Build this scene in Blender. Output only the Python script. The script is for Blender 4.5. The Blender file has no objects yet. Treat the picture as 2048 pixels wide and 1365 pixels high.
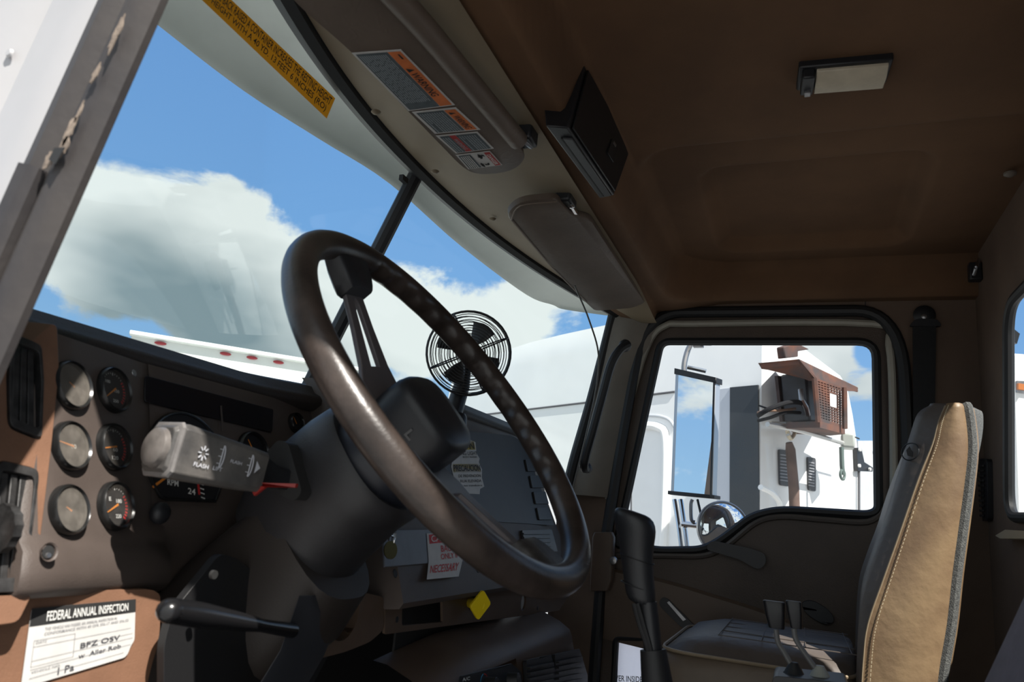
import bpy, bmesh, math, random
from math import sin, cos, pi, radians, atan2, sqrt
from mathutils import Vector, Matrix
from mathutils.geometry import tessellate_polygon
V = Vector
random.seed(7)
sc = bpy.context.scene
# ------------------------------------------------------------------ camera
# cab frame: +X passenger side, +Y towards the windshield, +Z up, cab floor z = 0, ground z = -1.15
F, CX, CY = 1450.0, 1024.0, 682.5
CAM = V((-1.28, 0.0, 0.95))
_x = V((1600 - CX, 1080 - CY, F))
_y = V((-(F * F + (1080 - CY) * (680 - CY)) / (1600 - CX), 680 - CY, F))
_x.normalize(); _y.normalize(); _z = _x.cross(_y)
if _z.y > 0: _z = -_z
RT = V((_x.x, _y.x, _z.x)); DN = V((_x.y, _y.y, _z.y)); FW = V((_x.z, _y.z, _z.z))
cd = bpy.data.cameras.new('camera'); co = bpy.data.objects.new('camera', cd); sc.collection.objects.link(co)
m = Matrix.Identity(4)
for i in range(3):
    m[i][0] = RT[i]; m[i][1] = -DN[i]; m[i][2] = -FW[i]; m[i][3] = CAM[i]
co.matrix_world = m
cd.lens = F / 2048 * 36; cd.sensor_width = 36; cd.clip_start = 0.01; cd.clip_end = 500
cd.dof.use_dof = True; cd.dof.focus_distance = 2.0; cd.dof.aperture_fstop = 9
sc.camera = co
sc.view_settings.view_transform = 'Standard'; sc.view_settings.look = 'None'
sc.view_settings.gamma = 1; sc.view_settings.use_curve_mapping = False
sc.view_settings.exposure = -0.04
# ------------------------------------------------------------------ sun
sl = bpy.data.lights.new('sun', 'SUN'); so = bpy.data.objects.new('sun', sl); sc.collection.objects.link(so)
SD = V((.40, .605, -.90)).normalized()
so.rotation_euler = SD.to_track_quat('-Z', 'Y').to_euler(); so.location = (-4, -6, 9)
sl.energy = 8.6; sl.angle = radians(.6); sl.color = (1.0, .95, .88)
# ------------------------------------------------------------------ sky with clouds
def rdir(px, py):
    v = V((px - CX, py - CY, F)); return V((v.dot(_x), v.dot(_y), v.dot(_z)))
w = bpy.data.worlds.new('sky'); sc.world = w; w.use_nodes = True
nt = w.node_tree; N = nt.nodes; L = nt.links; N.clear()
def nd(t, **k):
    n = N.new(t)
    for a, b in k.items():
        if a.startswith('i_'): n.inputs[int(a[2:])].default_value = b
        else: setattr(n, a, b)
    return n
tc = nd('ShaderNodeTexCoord')
nrm = nd('ShaderNodeVectorMath', operation='NORMALIZE'); L.new(tc.outputs['Generated'], nrm.inputs[0])
mp = nd('ShaderNodeMapping'); mp.inputs['Scale'].default_value = (1, 1, 1.7); L.new(nrm.outputs[0], mp.inputs[0])
n1 = nd('ShaderNodeTexNoise'); n1.inputs['Scale'].default_value = 6.5; n1.inputs['Detail'].default_value = 10; n1.inputs['Roughness'].default_value = .62
n1.inputs['Distortion'].default_value = .25
L.new(mp.outputs[0], n1.inputs['Vector'])
# broad banks of cloud and gaps of blue, fixed to directions in the sky
banks = [((170, 440), .17, .30), ((330, 480), .20, .32), ((520, 560), .20, .30), ((250, 570), .16, .25), ((480, 430), .10, .14), ((780, 640), .12, .34), ((640, 690), .12, .22), ((860, 560), .07, .14),
         ((1080, 590), .08, .25), ((980, 620), .06, .1), ((1660, 690), .07, .26), ((1640, 770), .07, .25), ((1745, 770), .03, .18), ((900, 700), .1, .2),
         ((430, 170), .32, -.42), ((260, 190), .16, -.22), ((700, 300), .16, -.3), ((900, 500), .11, -.22), ((1000, 520), .07, -.2), ((1120, 640), .03, -.12),
         ((275, 685), .09, -.55), ((80, 600), .07, -.40), ((560, 690), .05, -.1), ((1740, 700), .03, -.3), ((1735, 850), .035, -.3), ((2040, 600), .1, -.3)]
acc = None
for (p, rad, amp) in banks + [((-1, -.25, .45), 1.0, .30), ((-.3, 1, .55), .6, .1), ((-.2, -1, .6), .7, .12)]:  # first extra bank is out of view, added to brighten the truck side
    d = V(p).normalized() if len(p) == 3 else rdir(*p).normalized()
    dp = nd('ShaderNodeVectorMath', operation='DISTANCE'); L.new(nrm.outputs[0], dp.inputs[0]); dp.inputs[1].default_value = d
    mr = nd('ShaderNodeMapRange', interpolation_type='SMOOTHSTEP'); L.new(dp.outputs['Value'], mr.inputs[0])
    mr.inputs[1].default_value = 0; mr.inputs[2].default_value = rad; mr.inputs[3].default_value = amp; mr.inputs[4].default_value = 0
    if acc is None: acc = mr.outputs[0]
    else:
        ad = nd('ShaderNodeMath', operation='ADD'); L.new(acc, ad.inputs[0]); L.new(mr.outputs[0], ad.inputs[1]); acc = ad.outputs[0]
ad = nd('ShaderNodeMath', operation='ADD'); L.new(acc, ad.inputs[0]); L.new(n1.outputs['Fac'], ad.inputs[1])
cov = nd('ShaderNodeMapRange', interpolation_type='SMOOTHSTEP'); L.new(ad.outputs[0], cov.inputs[0]); cov.inputs[1].default_value = .47; cov.inputs[2].default_value = .62
# lit tops and grey bellies of the clouds
n2 = nd('ShaderNodeTexNoise'); n2.inputs['Scale'].default_value = 2.6; n2.inputs['Detail'].default_value = 4
mp2 = nd('ShaderNodeMapping'); mp2.inputs['Location'].default_value = (.35, .2, .12); mp2.inputs['Scale'].default_value = (1, 1, 2.2); L.new(nrm.outputs[0], mp2.inputs[0]); L.new(mp2.outputs[0], n2.inputs['Vector'])
bel = None
for (p, rad, amp) in [((330, 600), .2, 1.0), ((560, 660), .16, .7), ((250, 540), .12, .5), ((420, 620), .1, .4)]:
    d = rdir(*p).normalized()
    dp = nd('ShaderNodeVectorMath', operation='DISTANCE'); L.new(nrm.outputs[0], dp.inputs[0]); dp.inputs[1].default_value = d
    mr = nd('ShaderNodeMapRange', interpolation_type='SMOOTHSTEP'); L.new(dp.outputs['Value'], mr.inputs[0])
    mr.inputs[1].default_value = 0; mr.inputs[2].default_value = rad; mr.inputs[3].default_value = amp; mr.inputs[4].default_value = 0
    if bel is None: bel = mr.outputs[0]
    else:
        a_ = nd('ShaderNodeMath', operation='ADD'); L.new(bel, a_.inputs[0]); L.new(mr.outputs[0], a_.inputs[1]); bel = a_.outputs[0]
a_ = nd('ShaderNodeMath', operation='MULTIPLY_ADD'); L.new(bel, a_.inputs[0]); a_.inputs[1].default_value = .30; L.new(n2.outputs['Fac'], a_.inputs[2])
cr_ = nd('ShaderNodeValToRGB'); L.new(a_.outputs[0], cr_.inputs[0])
cr_.color_ramp.elements[0].position = .52; cr_.color_ramp.elements[0].color = (.93, .97, .96, 1)
cr_.color_ramp.elements[1].position = .86; cr_.color_ramp.elements[1].color = (.26, .35, .39, 1)
sep = nd('ShaderNodeSeparateXYZ'); L.new(nrm.outputs[0], sep.inputs[0])
blue = nd('ShaderNodeValToRGB'); L.new(sep.outputs['Z'], blue.inputs[0])
e = blue.color_ramp.elements
e[0].position = 0.0; e[0].color = (.42, .66, .88, 1); e[1].position = .65; e[1].color = (.15, .34, .74, 1)
k_ = e.new(.25); k_.color = (.22, .46, .84, 1)
mx = nd('ShaderNodeMix', data_type='RGBA'); L.new(cov.outputs[0], mx.inputs[0]); L.new(blue.outputs[0], mx.inputs[6]); L.new(cr_.outputs[0], mx.inputs[7])
gm = nd('ShaderNodeMapRange'); L.new(sep.outputs['Z'], gm.inputs[0]); gm.inputs[1].default_value = -.03; gm.inputs[2].default_value = .0
mg = nd('ShaderNodeMix', data_type='RGBA'); L.new(gm.outputs[0], mg.inputs[0]); mg.inputs[6].default_value = (.30, .29, .27, 1); L.new(mx.outputs[2], mg.inputs[7])
bg = nd('ShaderNodeBackground'); L.new(mg.outputs[2], bg.inputs[0]); bg.inputs[1].default_value = 1.0
wo = nd('ShaderNodeOutputWorld'); L.new(bg.outputs[0], wo.inputs[0])

# ------------------------------------------------------------------ measuring helpers: a pixel of the photo met with a real plane of the cab
def at(px, py, P, n):
    d = rdir(px, py); n = V(n); return CAM + d * ((V(P) - CAM).dot(n) / d.dot(n))
def ax(px, py, x): return at(px, py, (x, 0, 0), (1, 0, 0))
def ay(px, py, y): return at(px, py, (0, y, 0), (0, 1, 0))
def az(px, py, z): return at(px, py, (0, 0, z), (0, 0, 1))
def ad_(px, py, D): d = rdir(px, py); return CAM + d * (D / F)      # by depth along the view axis
def catmull(pts, n=8, closed=False):
    pts = [V(p) for p in pts]; k = len(pts); out = []
    rng = range(k if closed else k - 1)
    for i in rng:
        if closed: a, b, c, d = pts[i - 1], pts[i], pts[(i + 1) % k], pts[(i + 2) % k]
        else: a, b, c, d = pts[max(i - 1, 0)], pts[i], pts[i + 1], pts[min(i + 2, k - 1)]
        for j in range(n):
            t = j / n
            out.append(.5 * ((2 * b) + (c - a) * t + (2 * a - 5 * b + 4 * c - d) * t * t + (3 * b - a - 3 * c + d) * t ** 3))
    if not closed: out.append(pts[-1])
    return out
def rounded(pts, r=.02, n=5):
    pts = [V(p) for p in pts]; out = []
    for i, p in enumerate(pts):
        a = pts[i - 1] - p; b = pts[(i + 1) % len(pts)] - p
        rr = r[i] if isinstance(r, (list, tuple)) else r
        ra = min(rr, a.length * .49); rb = min(rr, b.length * .49)
        A = p + a.normalized() * ra; B = p + b.normalized() * rb
        if rr <= 0: out.append(p); continue
        for j in range(n + 1):
            t = j / n; out.append(A * (1 - t) ** 2 + p * 2 * t * (1 - t) + B * t * t)
    return out
def sst(a, b, x):
    t = max(0, min(1, (x - a) / (b - a))); return t * t * (3 - 2 * t)
def frame(n, up=(0, 0, 1)):
    n = V(n).normalized(); u = V(up).cross(n)
    if u.length < 1e-4: u = V((1, 0, 0)).cross(n)
    u.normalize(); return u, n.cross(u), n

# ------------------------------------------------------------------ materials
MATS = {}
def mat(name, col, rough=.5, metal=0, var=0, vscale=20, col2=None, bump=0, bscale=120, spec=.5, alpha=None, emit=0, kind='noise', coat=0, sheen=0):
    if name in MATS: return MATS[name]
    m = bpy.data.materials.new(name); m.use_nodes = True; t = m.node_tree; b = t.nodes['Principled BSDF']
    b.inputs['Base Color'].default_value = (*col, 1); b.inputs['Roughness'].default_value = rough; b.inputs['Metallic'].default_value = metal
    b.inputs['Specular IOR Level'].default_value = spec; b.inputs['Coat Weight'].default_value = coat
    if sheen: b.inputs['Sheen Weight'].default_value = sheen
    tcn = t.nodes.new('ShaderNodeTexCoord')
    nz = t.nodes.new('ShaderNodeTexNoise'); nz.inputs['Scale'].default_value = vscale; nz.inputs['Detail'].default_value = 6; nz.inputs['Roughness'].default_value = .6
    t.links.new(tcn.outputs['Object'], nz.inputs['Vector'])
    if var or col2:
        c2 = col2 or tuple(min(1, c * (1 + var)) for c in col); c1 = col if col2 else tuple(c * (1 - var) for c in col)
        r = t.nodes.new('ShaderNodeValToRGB'); r.color_ramp.elements[0].position = .38; r.color_ramp.elements[1].position = .66
        r.color_ramp.elements[0].color = (*c1, 1); r.color_ramp.elements[1].color = (*c2, 1)
        t.links.new(nz.outputs['Fac'], r.inputs[0]); t.links.new(r.outputs[0], b.inputs['Base Color'])
    if bump:
        if kind == 'leather':
            bn = t.nodes.new('ShaderNodeTexVoronoi'); bn.inputs['Scale'].default_value = bscale; o = bn.outputs['Distance']
        elif kind == 'crease':
            bn = t.nodes.new('ShaderNodeTexNoise'); bn.inputs['Scale'].default_value = bscale; bn.inputs['Detail'].default_value = 3; bn.inputs['Distortion'].default_value = 1.5
            try: bn.noise_type = 'RIDGED_MULTIFRACTAL'
            except Exception: pass
            o = bn.outputs['Fac']
        else:
            bn = t.nodes.new('ShaderNodeTexNoise'); bn.inputs['Scale'].default_value = bscale; bn.inputs['Detail'].default_value = 4; o = bn.outputs['Fac']
        t.links.new(tcn.outputs['Object'], bn.inputs['Vector'])
        bp = t.nodes.new('ShaderNodeBump'); bp.inputs['Strength'].default_value = bump; bp.inputs['Distance'].default_value = .002
        t.links.new(o, bp.inputs['Height']); t.links.new(bp.outputs[0], b.inputs['Normal'])
    if emit:
        b.inputs['Emission Color'].default_value = (*col, 1); b.inputs['Emission Strength'].default_value = emit
    MATS[name] = m; return m
def glassmat(name, tint, gloss=.07, dust=0.0, rough=0.02, dustcol=(.5, .5, .5), streak=None, lo=.45, hi=.7):
    m = bpy.data.materials.new(name); m.use_nodes = True; t = m.node_tree; t.nodes.clear()
    o = t.nodes.new('ShaderNodeOutputMaterial'); tr = t.nodes.new('ShaderNodeBsdfTransparent'); tr.inputs[0].default_value = (*tint, 1)
    gl = t.nodes.new('ShaderNodeBsdfGlossy'); gl.inputs['Roughness'].default_value = rough; gl.inputs[0].default_value = (1, 1, 1, 1)
    fr = t.nodes.new('ShaderNodeLayerWeight'); fr.inputs['Blend'].default_value = .12
    mm = t.nodes.new('ShaderNodeMath'); mm.operation = 'MULTIPLY_ADD'; t.links.new(fr.outputs['Fresnel'], mm.inputs[0]); mm.inputs[1].default_value = .05; mm.inputs[2].default_value = gloss * .2
    mx = t.nodes.new('ShaderNodeMixShader'); t.links.new(mm.outputs[0], mx.inputs[0]); t.links.new(tr.outputs[0], mx.inputs[1]); t.links.new(gl.outputs[0], mx.inputs[2])
    last = mx.outputs[0]
    if dust:
        df = t.nodes.new('ShaderNodeBsdfDiffuse'); df.inputs[0].default_value = (*dustcol, 1)
        tcn = t.nodes.new('ShaderNodeTexCoord'); nz = t.nodes.new('ShaderNodeTexNoise'); nz.inputs['Scale'].default_value = streak or 60; nz.inputs['Detail'].default_value = 8
        t.links.new(tcn.outputs['Object'], nz.inputs['Vector'])
        mr = t.nodes.new('ShaderNodeMapRange'); t.links.new(nz.outputs['Fac'], mr.inputs[0]); mr.inputs[1].default_value = lo; mr.inputs[2].default_value = hi; mr.inputs[3].default_value = dust * .5; mr.inputs[4].default_value = dust
        m2 = t.nodes.new('ShaderNodeMixShader'); t.links.new(mr.outputs[0], m2.inputs[0]); t.links.new(last, m2.inputs[1]); t.links.new(df.outputs[0], m2.inputs[2]); last = m2.outputs[0]
    t.links.new(last, o.inputs[0]); MATS[name] = m; return m
M_head = mat('headliner_brown', (.138, .072, .035), .9, var=.14, vscale=4, bump=.15, bscale=400)
M_tan = mat('tan_header_vinyl', (.22, .17, .11), .65, var=.08, vscale=5, bump=.1, bscale=300)
M_wall = mat('wall_vinyl', (.135, .09, .063), .75, var=.12, vscale=5, bump=.15, bscale=300)
M_door = mat('door_vinyl', (.072, .050, .037), .5, var=.12, vscale=6, bump=.15, bscale=260, kind='leather')
M_frame = mat('door_frame_paint', (.32, .30, .25), .4, var=.08, vscale=9)
M_rub = mat('black_rubber', (.012, .012, .013), .55, bump=.1, bscale=200)
M_blk = mat('black_plastic', (.016, .017, .02), .42, bump=.12, bscale=500)
M_wheel = mat('wheel_rim_leather', (.028, .021, .018), .34, col2=(.060, .045, .038), vscale=18, bump=.12, bscale=260)
M_spoke = mat('spoke_grey', (.11, .098, .102), .38, var=.08)
M_dash = mat('dash_brown_plastic', (.085, .066, .057), .55, var=.08, vscale=14, bump=.2, bscale=700)
M_dasht = mat('dash_top_vinyl', (.038, .031, .028), .55, bump=.25, bscale=350)
M_orange = mat('tan_orange_plastic', (.22, .115, .07), .5, var=.14, vscale=12, bump=.2, bscale=500)
M_shelf = mat('shelf_brown_plastic', (.095, .062, .042), .5, var=.1, vscale=12, bump=.15, bscale=500)
M_vent = mat('vent_black', (.035, .034, .034), .45, var=.5, vscale=60)
M_bez = mat('gauge_bezel', (.012, .012, .012), .25)
M_face = mat('gauge_face', (.012, .012, .014), .6)
M_white = mat('white_print', (.75, .75, .72), .7)
M_red = mat('red_print', (.55, .03, .03), .6)
M_org = mat('orange_print', (.75, .25, .03), .6)
M_blkp = mat('black_print', (.02, .02, .02), .7)
M_stick = mat('white_sticker', (.60, .59, .57), .55, var=.06, vscale=30)
M_greyst = mat('grey_sticker', (.10, .12, .13), .5, var=.15, vscale=60)
M_orst = mat('orange_sticker', (.62, .17, .05), .5, var=.12, vscale=30)
M_redst = mat('red_sticker', (.42, .05, .05), .5)
M_yelst = mat('yellow_sticker', (.72, .55, .04), .5, var=.1, vscale=40)
M_metal = mat('bright_metal', (.75, .75, .75), .18, 1)
M_steel = mat('dull_steel', (.35, .35, .36), .35, .9, var=.1)
M_wpaint = mat('white_truck_paint', (.88, .88, .87), .25, var=.02, vscale=2, coat=.4)
M_glass = glassmat('windshield_glass', (.88, .94, .93), .08, dust=.012, dustcol=(.7, .72, .7), streak=4)
M_dglass = glassmat('door_glass', (.93, .96, .97), .08, dust=.02, dustcol=(.7, .7, .7), streak=12)
M_lens = glassmat('dusty_lens', (.85, .83, .8), .2, dust=.40, rough=.1, dustcol=(.42, .38, .33), streak=70, lo=.35, hi=.7)
M_clean = glassmat('clean_lens', (.9, .9, .9), .2, dust=.10, rough=.05, dustcol=(.42, .38, .33), streak=90)

# ------------------------------------------------------------------ mesh building
ORG = {}
class MB:
    def __init__(s): s.v = []; s.f = []
    def add(s, vs, fs):
        o = len(s.v); s.v += [V(p) for p in vs]; s.f += [tuple(i + o for i in f) for f in fs]; return s
    def poly(s, pts): return s.add(pts, [tuple(range(len(pts)))])
    def prism(s, pts, vec, holes=()):
        vec = V(vec); loops = [[V(p) for p in pts]] + [[V(p) for p in h] for h in holes]
        tris = tessellate_polygon(loops); flat = [p for l in loops for p in l]; n = len(flat)
        fs = [tuple(t) for t in tris] + [tuple(i + n for i in reversed(t)) for t in tris]
        o = 0
        for l in loops:
            k = len(l)
            for i in range(k):
                a, b = o + i, o + (i + 1) % k; fs.append((a, b, b + n, a + n))
            o += k
        return s.add(flat + [p + vec for p in flat], fs)
    def box(s, c, sz, R=None):
        c = V(c); h = V(sz) / 2; P = []
        for x in (-1, 1):
            for y in (-1, 1):
                for z in (-1, 1):
                    p = V((x * h.x, y * h.y, z * h.z))
                    if R is not None: p = R[0] * p.x + R[1] * p.y + R[2] * p.z
                    P.append(c + p)
        return s.add(P, [(0, 1, 3, 2), (4, 6, 7, 5), (0, 4, 5, 1), (2, 3, 7, 6), (0, 2, 6, 4), (1, 5, 7, 3)])
    def grid(s, rows, cu=False, cv=False):
        n = len(rows[0]); m_ = len(rows); fs = []
        for i in range(m_ if cv else m_ - 1):
            for j in range(n if cu else n - 1):
                a, b = i * n + j, i * n + (j + 1) % n; c = ((i + 1) % m_) * n; fs.append((a, b, c + (j + 1) % n, c + j))
        return s.add([p for r in rows for p in r], fs)
    def loft(s, secs, cap=True):
        s.grid(secs, cu=True)
        if cap: s.poly(list(reversed(secs[0]))); s.poly(secs[-1])
        return s
    def tube(s, path, r, seg=10, closed=False, cap=True):
        path = [V(p) for p in path]; n = len(path); secs = []
        t0 = (path[1] - path[0]).normalized(); u = t0.orthogonal().normalized()
        for i, p in enumerate(path):
            if closed: t = (path[(i + 1) % n] - path[i - 1])
            else: t = path[min(i + 1, n - 1)] - path[max(i - 1, 0)]
            if t.length < 1e-9: t = t0
            t.normalize(); u = (u - t * u.dot(t))
            if u.length < 1e-6: u = t.orthogonal()
            u.normalize(); b = t.cross(u); rr = r[i] if isinstance(r, (list, tuple)) else r
            secs.append([p + (u * cos(2 * pi * k / seg) + b * sin(2 * pi * k / seg)) * rr for k in range(seg)])
        if closed:
            s.grid(secs, cu=True, cv=True)
        else: s.loft(secs, cap)
        return s
    def lathe(s, prof, c, n, seg=32, up=(0, 0, 1), sq=1.0):
        u, v_, n = frame(n, up); c = V(c); secs = []
        for (r, h) in prof: secs.append([c + n * h + (u * cos(2 * pi * k / seg) * sq + v_ * sin(2 * pi * k / seg)) * r for k in range(seg)])
        return s.loft(secs)
    def ball(s, c, r, seg=16):
        c = V(c); r = V(r) if not isinstance(r, (int, float)) else V((r, r, r)); secs = []
        for i in range(1, seg // 2):
            a = pi * i / (seg // 2); secs.append([c + V((r.x * sin(a) * cos(2 * pi * k / seg), r.y * sin(a) * sin(2 * pi * k / seg), r.z * cos(a))) for k in range(seg)])
        return s.loft(secs)
    def build(s, name, m, parent=None, bevel=0, sub=0, smooth=True, angle=35, bseg=2, recalc=True):
        me = bpy.data.meshes.new(name)
        c = sum(s.v, V()) / max(1, len(s.v))
        if parent is None: c = V((c.x, c.y, min(p.z for p in s.v)))
        me.from_pydata([p - c for p in s.v], [], s.f)
        bm = bmesh.new(); bm.from_mesh(me); bmesh.ops.remove_doubles(bm, verts=bm.verts, dist=1e-6)
        if recalc: bmesh.ops.recalc_face_normals(bm, faces=bm.faces)
        bm.to_mesh(me); bm.free(); me.update()
        ob = bpy.data.objects.new(name, me); sc.collection.objects.link(ob); me.materials.append(m)
        ORG[ob] = c
        if parent is not None: ob.parent = parent; ob.location = c - ORG[parent]
        else: ob.location = c
        if bevel:
            b = ob.modifiers.new('bevel', 'BEVEL'); b.width = bevel; b.segments = bseg; b.limit_method = 'ANGLE'; b.angle_limit = radians(30)
        if sub:
            b = ob.modifiers.new('sub', 'SUBSURF'); b.levels = sub; b.render_levels = sub
        if smooth:
            me.polygons.foreach_set('use_smooth', [True] * len(me.polygons))
            if not sub:
                e_ = me.edges; bm = bmesh.new(); bm.from_mesh(me)
                for ed in bm.edges:
                    if len(ed.link_faces) == 2 and ed.calc_face_angle(0) > radians(angle): ed.smooth = False
                bm.to_mesh(me); bm.free()
        return ob
def thing(name, label, cat, loc, group=None):
    o = bpy.data.objects.new(name, None); sc.collection.objects.link(o); o.location = loc; ORG[o] = V(loc); o.empty_display_size = .02
    o['label'] = label; o['category'] = cat
    if group: o['group'] = group
    return o
def tag(o, label, cat, group=None):
    o['label'] = label; o['category'] = cat
    if group: o['group'] = group
    return o
def struct(o): o['kind'] = 'structure'; return o
def lab(o, l): o['label'] = l; return o
def copy_tree(o, parent=None):
    c = o.copy(); sc.collection.objects.link(c); c.parent = parent; ORG[c] = ORG[o]
    for ch in [x for x in list(sc.objects) if x.parent == o]: copy_tree(ch, c)
    return c
# lettering: flat letters mapped onto a quad
_tc = {}
def text_geo(s):
    if s in _tc: return _tc[s]
    cu = bpy.data.curves.new('t', 'FONT'); cu.body = s; cu.fill_mode = 'FRONT'; cu.resolution_u = 3; cu.offset = .012
    ob = bpy.data.objects.new('t', cu); sc.collection.objects.link(ob)
    dg = bpy.context.evaluated_depsgraph_get(); me = bpy.data.meshes.new_from_object(ob.evaluated_get(dg))
    vs = [v.co.copy() for v in me.vertices]; fs = [tuple(p.vertices) for p in me.polygons]
    bpy.data.objects.remove(ob); bpy.data.curves.remove(cu); bpy.data.meshes.remove(me)
    x0 = min(v.x for v in vs); x1 = max(v.x for v in vs); y0 = min(v.y for v in vs); y1 = max(v.y for v in vs)
    vs = [((v.x - x0) / (x1 - x0), (v.y - y0) / (y1 - y0)) for v in vs]
    _tc[s] = (vs, fs); return _tc[s]
class Quad:     # corners: top-left, top-right, bottom-right, bottom-left as one reads it
    def __init__(s, tl, tr, br, bl, lift=.0006):
        s.c = [V(tl), V(tr), V(br), V(bl)]; n = (s.c[1] - s.c[0]).cross(s.c[3] - s.c[0]).normalized()
        if n.dot(CAM - s.c[0]) < 0: n = -n
        s.n = n; s.lift = lift
    def p(s, u, v, k=1):
        a = s.c[0] * (1 - u) + s.c[1] * u; b = s.c[3] * (1 - u) + s.c[2] * u
        return a * (1 - v) + b * v + s.n * s.lift * k
    def rect(s, mb, u0, v0, u1, v1, k=1, nx=1):
        rows = [[s.p(u0 + (u1 - u0) * i / nx, v0, k) for i in range(nx + 1)], [s.p(u0 + (u1 - u0) * i / nx, v1, k) for i in range(nx + 1)]]
        return mb.grid(rows)
    def text(s, mb, t, u0, v0, u1, v1, k=2):
        vs, fs = text_geo(t); mb.add([s.p(u0 + (u1 - u0) * x, v1 + (v0 - v1) * y, k) for x, y in vs], fs); return mb
    def body(s, mb, k=1):
        q = [s.p(0, 0, 0), s.p(1, 0, 0), s.p(1, 1, 0), s.p(0, 1, 0)]
        return mb.prism(q, s.n * s.lift * k)

# ================================================================== CAB SHELL
# ceiling: moulded headliner as a height field
def sdrr(x, y, x0, x1, y0, y1, r):
    cx, cy = (x0 + x1) / 2, (y0 + y1) / 2; qx = abs(x - cx) - (x1 - x0) / 2 + r; qy = abs(y - cy) - (y1 - y0) / 2 + r
    return min(max(qx, qy), 0) + sqrt(max(qx, 0) ** 2 + max(qy, 0) ** 2) - r
def wtop(x): a = abs(x); return V((x, .792 - .29 * a ** 2.1, 1.668 - .075 * a * a))
def wbot(x): a = abs(x); return V((x, 1.045 - .387 * (a / .9) ** 1.4, 1.045))
def zc(x, y):
    hd = 1.605 + .05 * sst(.42, .72, y) - .04 * sst(.55, .95, abs(x)) * sst(.3, .5, y)
    if y < .42: hd = 1.63 - .025 * sst(.2, .4, y)
    d = sdrr(x, y, -.92, .88, -.80, .356, .17)
    z = hd + (1.722 - hd) * (1 - sst(-.013, .013, d))
    if z > 1.7:
        z += .020 * (1 - sst(-.014, .014, sdrr(x, y, .12, 1.2, -.9, .33, .10))) * sst(1.7, 1.722, z)
        z += .034 * (1 - sst(-.024, .024, sdrr(x, y, .27, .77, -.25, .205, .05)))
    return z
rows = []
NX, NY = 240, 190
for i in range(NX + 1):
    x = -.955 + 1.91 * i / NX; yt = wtop(max(-.9, min(.9, x))).y - .02
    rows.append([V((x, y, zc(x, y) + (0 if j < NY - 2 else .01))) for j in range(NY + 1) for y in [-.46 + (yt + .46) * j / NY]])
struct(MB().grid(rows).build('ceiling', M_head, smooth=True, angle=80))
# tan header strip over the windshield
rows = []
for i in range(61):
    x = -.9 + 1.8 * i / 60; a = wtop(x); zf = zc(x, .44)
    rows.append([V((x, .415 + (a.y - .037 - .415) * t, (zf - .012) * (1 - t) + (a.z - .014) * t - .012 * sin(pi * t))) for t in [j / 12 for j in range(13)]])
o = struct(MB().grid(rows).build('trim_1', M_tan))
scr = MB()
for (px, py) in [(607, 67), (752, 224), (870, 343), (985, 438)]:
    c = az(px, py, 1.628); scr.lathe([(.001, .004), (.006, .003), (.009, 0)], c, (0, -.1, -1), 14)
scr.build('screw_cap', M_tan, o)
# outer roof skin
rows = [[V((x, y, 1.835 - .05 * (abs(x) / .97) ** 4 - .05 * sst(.55, .8, y))) for y in [-.5, 0, .4, .6, .72, .80 - .2 * (abs(x) / .97) ** 2]] for x in [-.99, -.9, -.6, -.3, 0, .3, .6, .9, .99]]
struct(MB().grid(rows).build('trim_2', M_wpaint))

# floor, firewall, side and rear walls
M_floor = mat('floor_mat', (.02, .018, .017), .9, bump=.3, bscale=90)
struct(MB().box((0, .3, -.02), (1.9, 1.55, .04)).build('floor', M_floor))
struct(MB().prism([(-.95, 1.05, 0), (.95, 1.05, 0), (.95, 1.05, .98), (-.95, 1.05, .98)], (0, .03, 0)).build('wall_front', M_blk))
XR = .93
seal = rounded([ax(1185, 1365, XR) + V((0, .0, -.45)), ax(1205, 1130, XR), ax(1243, 880, XR), ax(1283, 672, XR), ax(1330, 626, XR), ax(1755, 622, XR), ax(1806, 690, XR), ax(1815, 880, XR), V((XR, -.27, .15))], [.05, .1, .2, .07, .05, .06, .1, .1, .05])
wallo = [V((XR, -.46, 0)), V((XR, .72, 0)), V((XR, .70, 1.0)), V((XR, .655, 1.05)), V((XR, .55, 1.60)), V((XR, .50, 1.73)), V((XR, -.46, 1.75))]
struct(MB().prism(wallo, (.05, 0, 0), [seal]).build('wall_right', M_wall))
struct(MB().prism([(-.97, -.46, 0), (-.97, .40, 0), (-.97, .40, .12), (-.97, -.24, .12), (-.97, -.27, .2), (-.97, -.27, 1.55), (-.97, -.22, 1.6), (-.97, .38, 1.6), (-.97, .50, 1.72), (-.97, .5, 1.76), (-.97, -.46, 1.76)], (.03, 0, 0)).\
    build('wall_left', M_wall))
YB = -.445
RW = rounded([V((.02, YB, 1.50)), ay(2016, 612, YB) + V((-.02, 0, -.005)), ay(2022, 1036, YB), V((.02, YB, 1.02))], .07, 7)  # unseen inner edge drawn in to keep sun off the cushion and levers
struct(MB().prism([V((-.95, YB, 0)), V((.96, YB, 0)), V((.96, YB, 1.76)), V((-.95, YB, 1.76))], (0, -.006, 0), [RW]).build('wall_back', M_wall))
w2 = struct(MB().poly([p + V((0, -.004, 0)) for p in RW]).build('window_2', M_dglass))
MB().tube([p + V((0, .004, 0)) for p in RW], .012, 10, closed=True).build('rubber_gasket', M_rub, w2)
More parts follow.
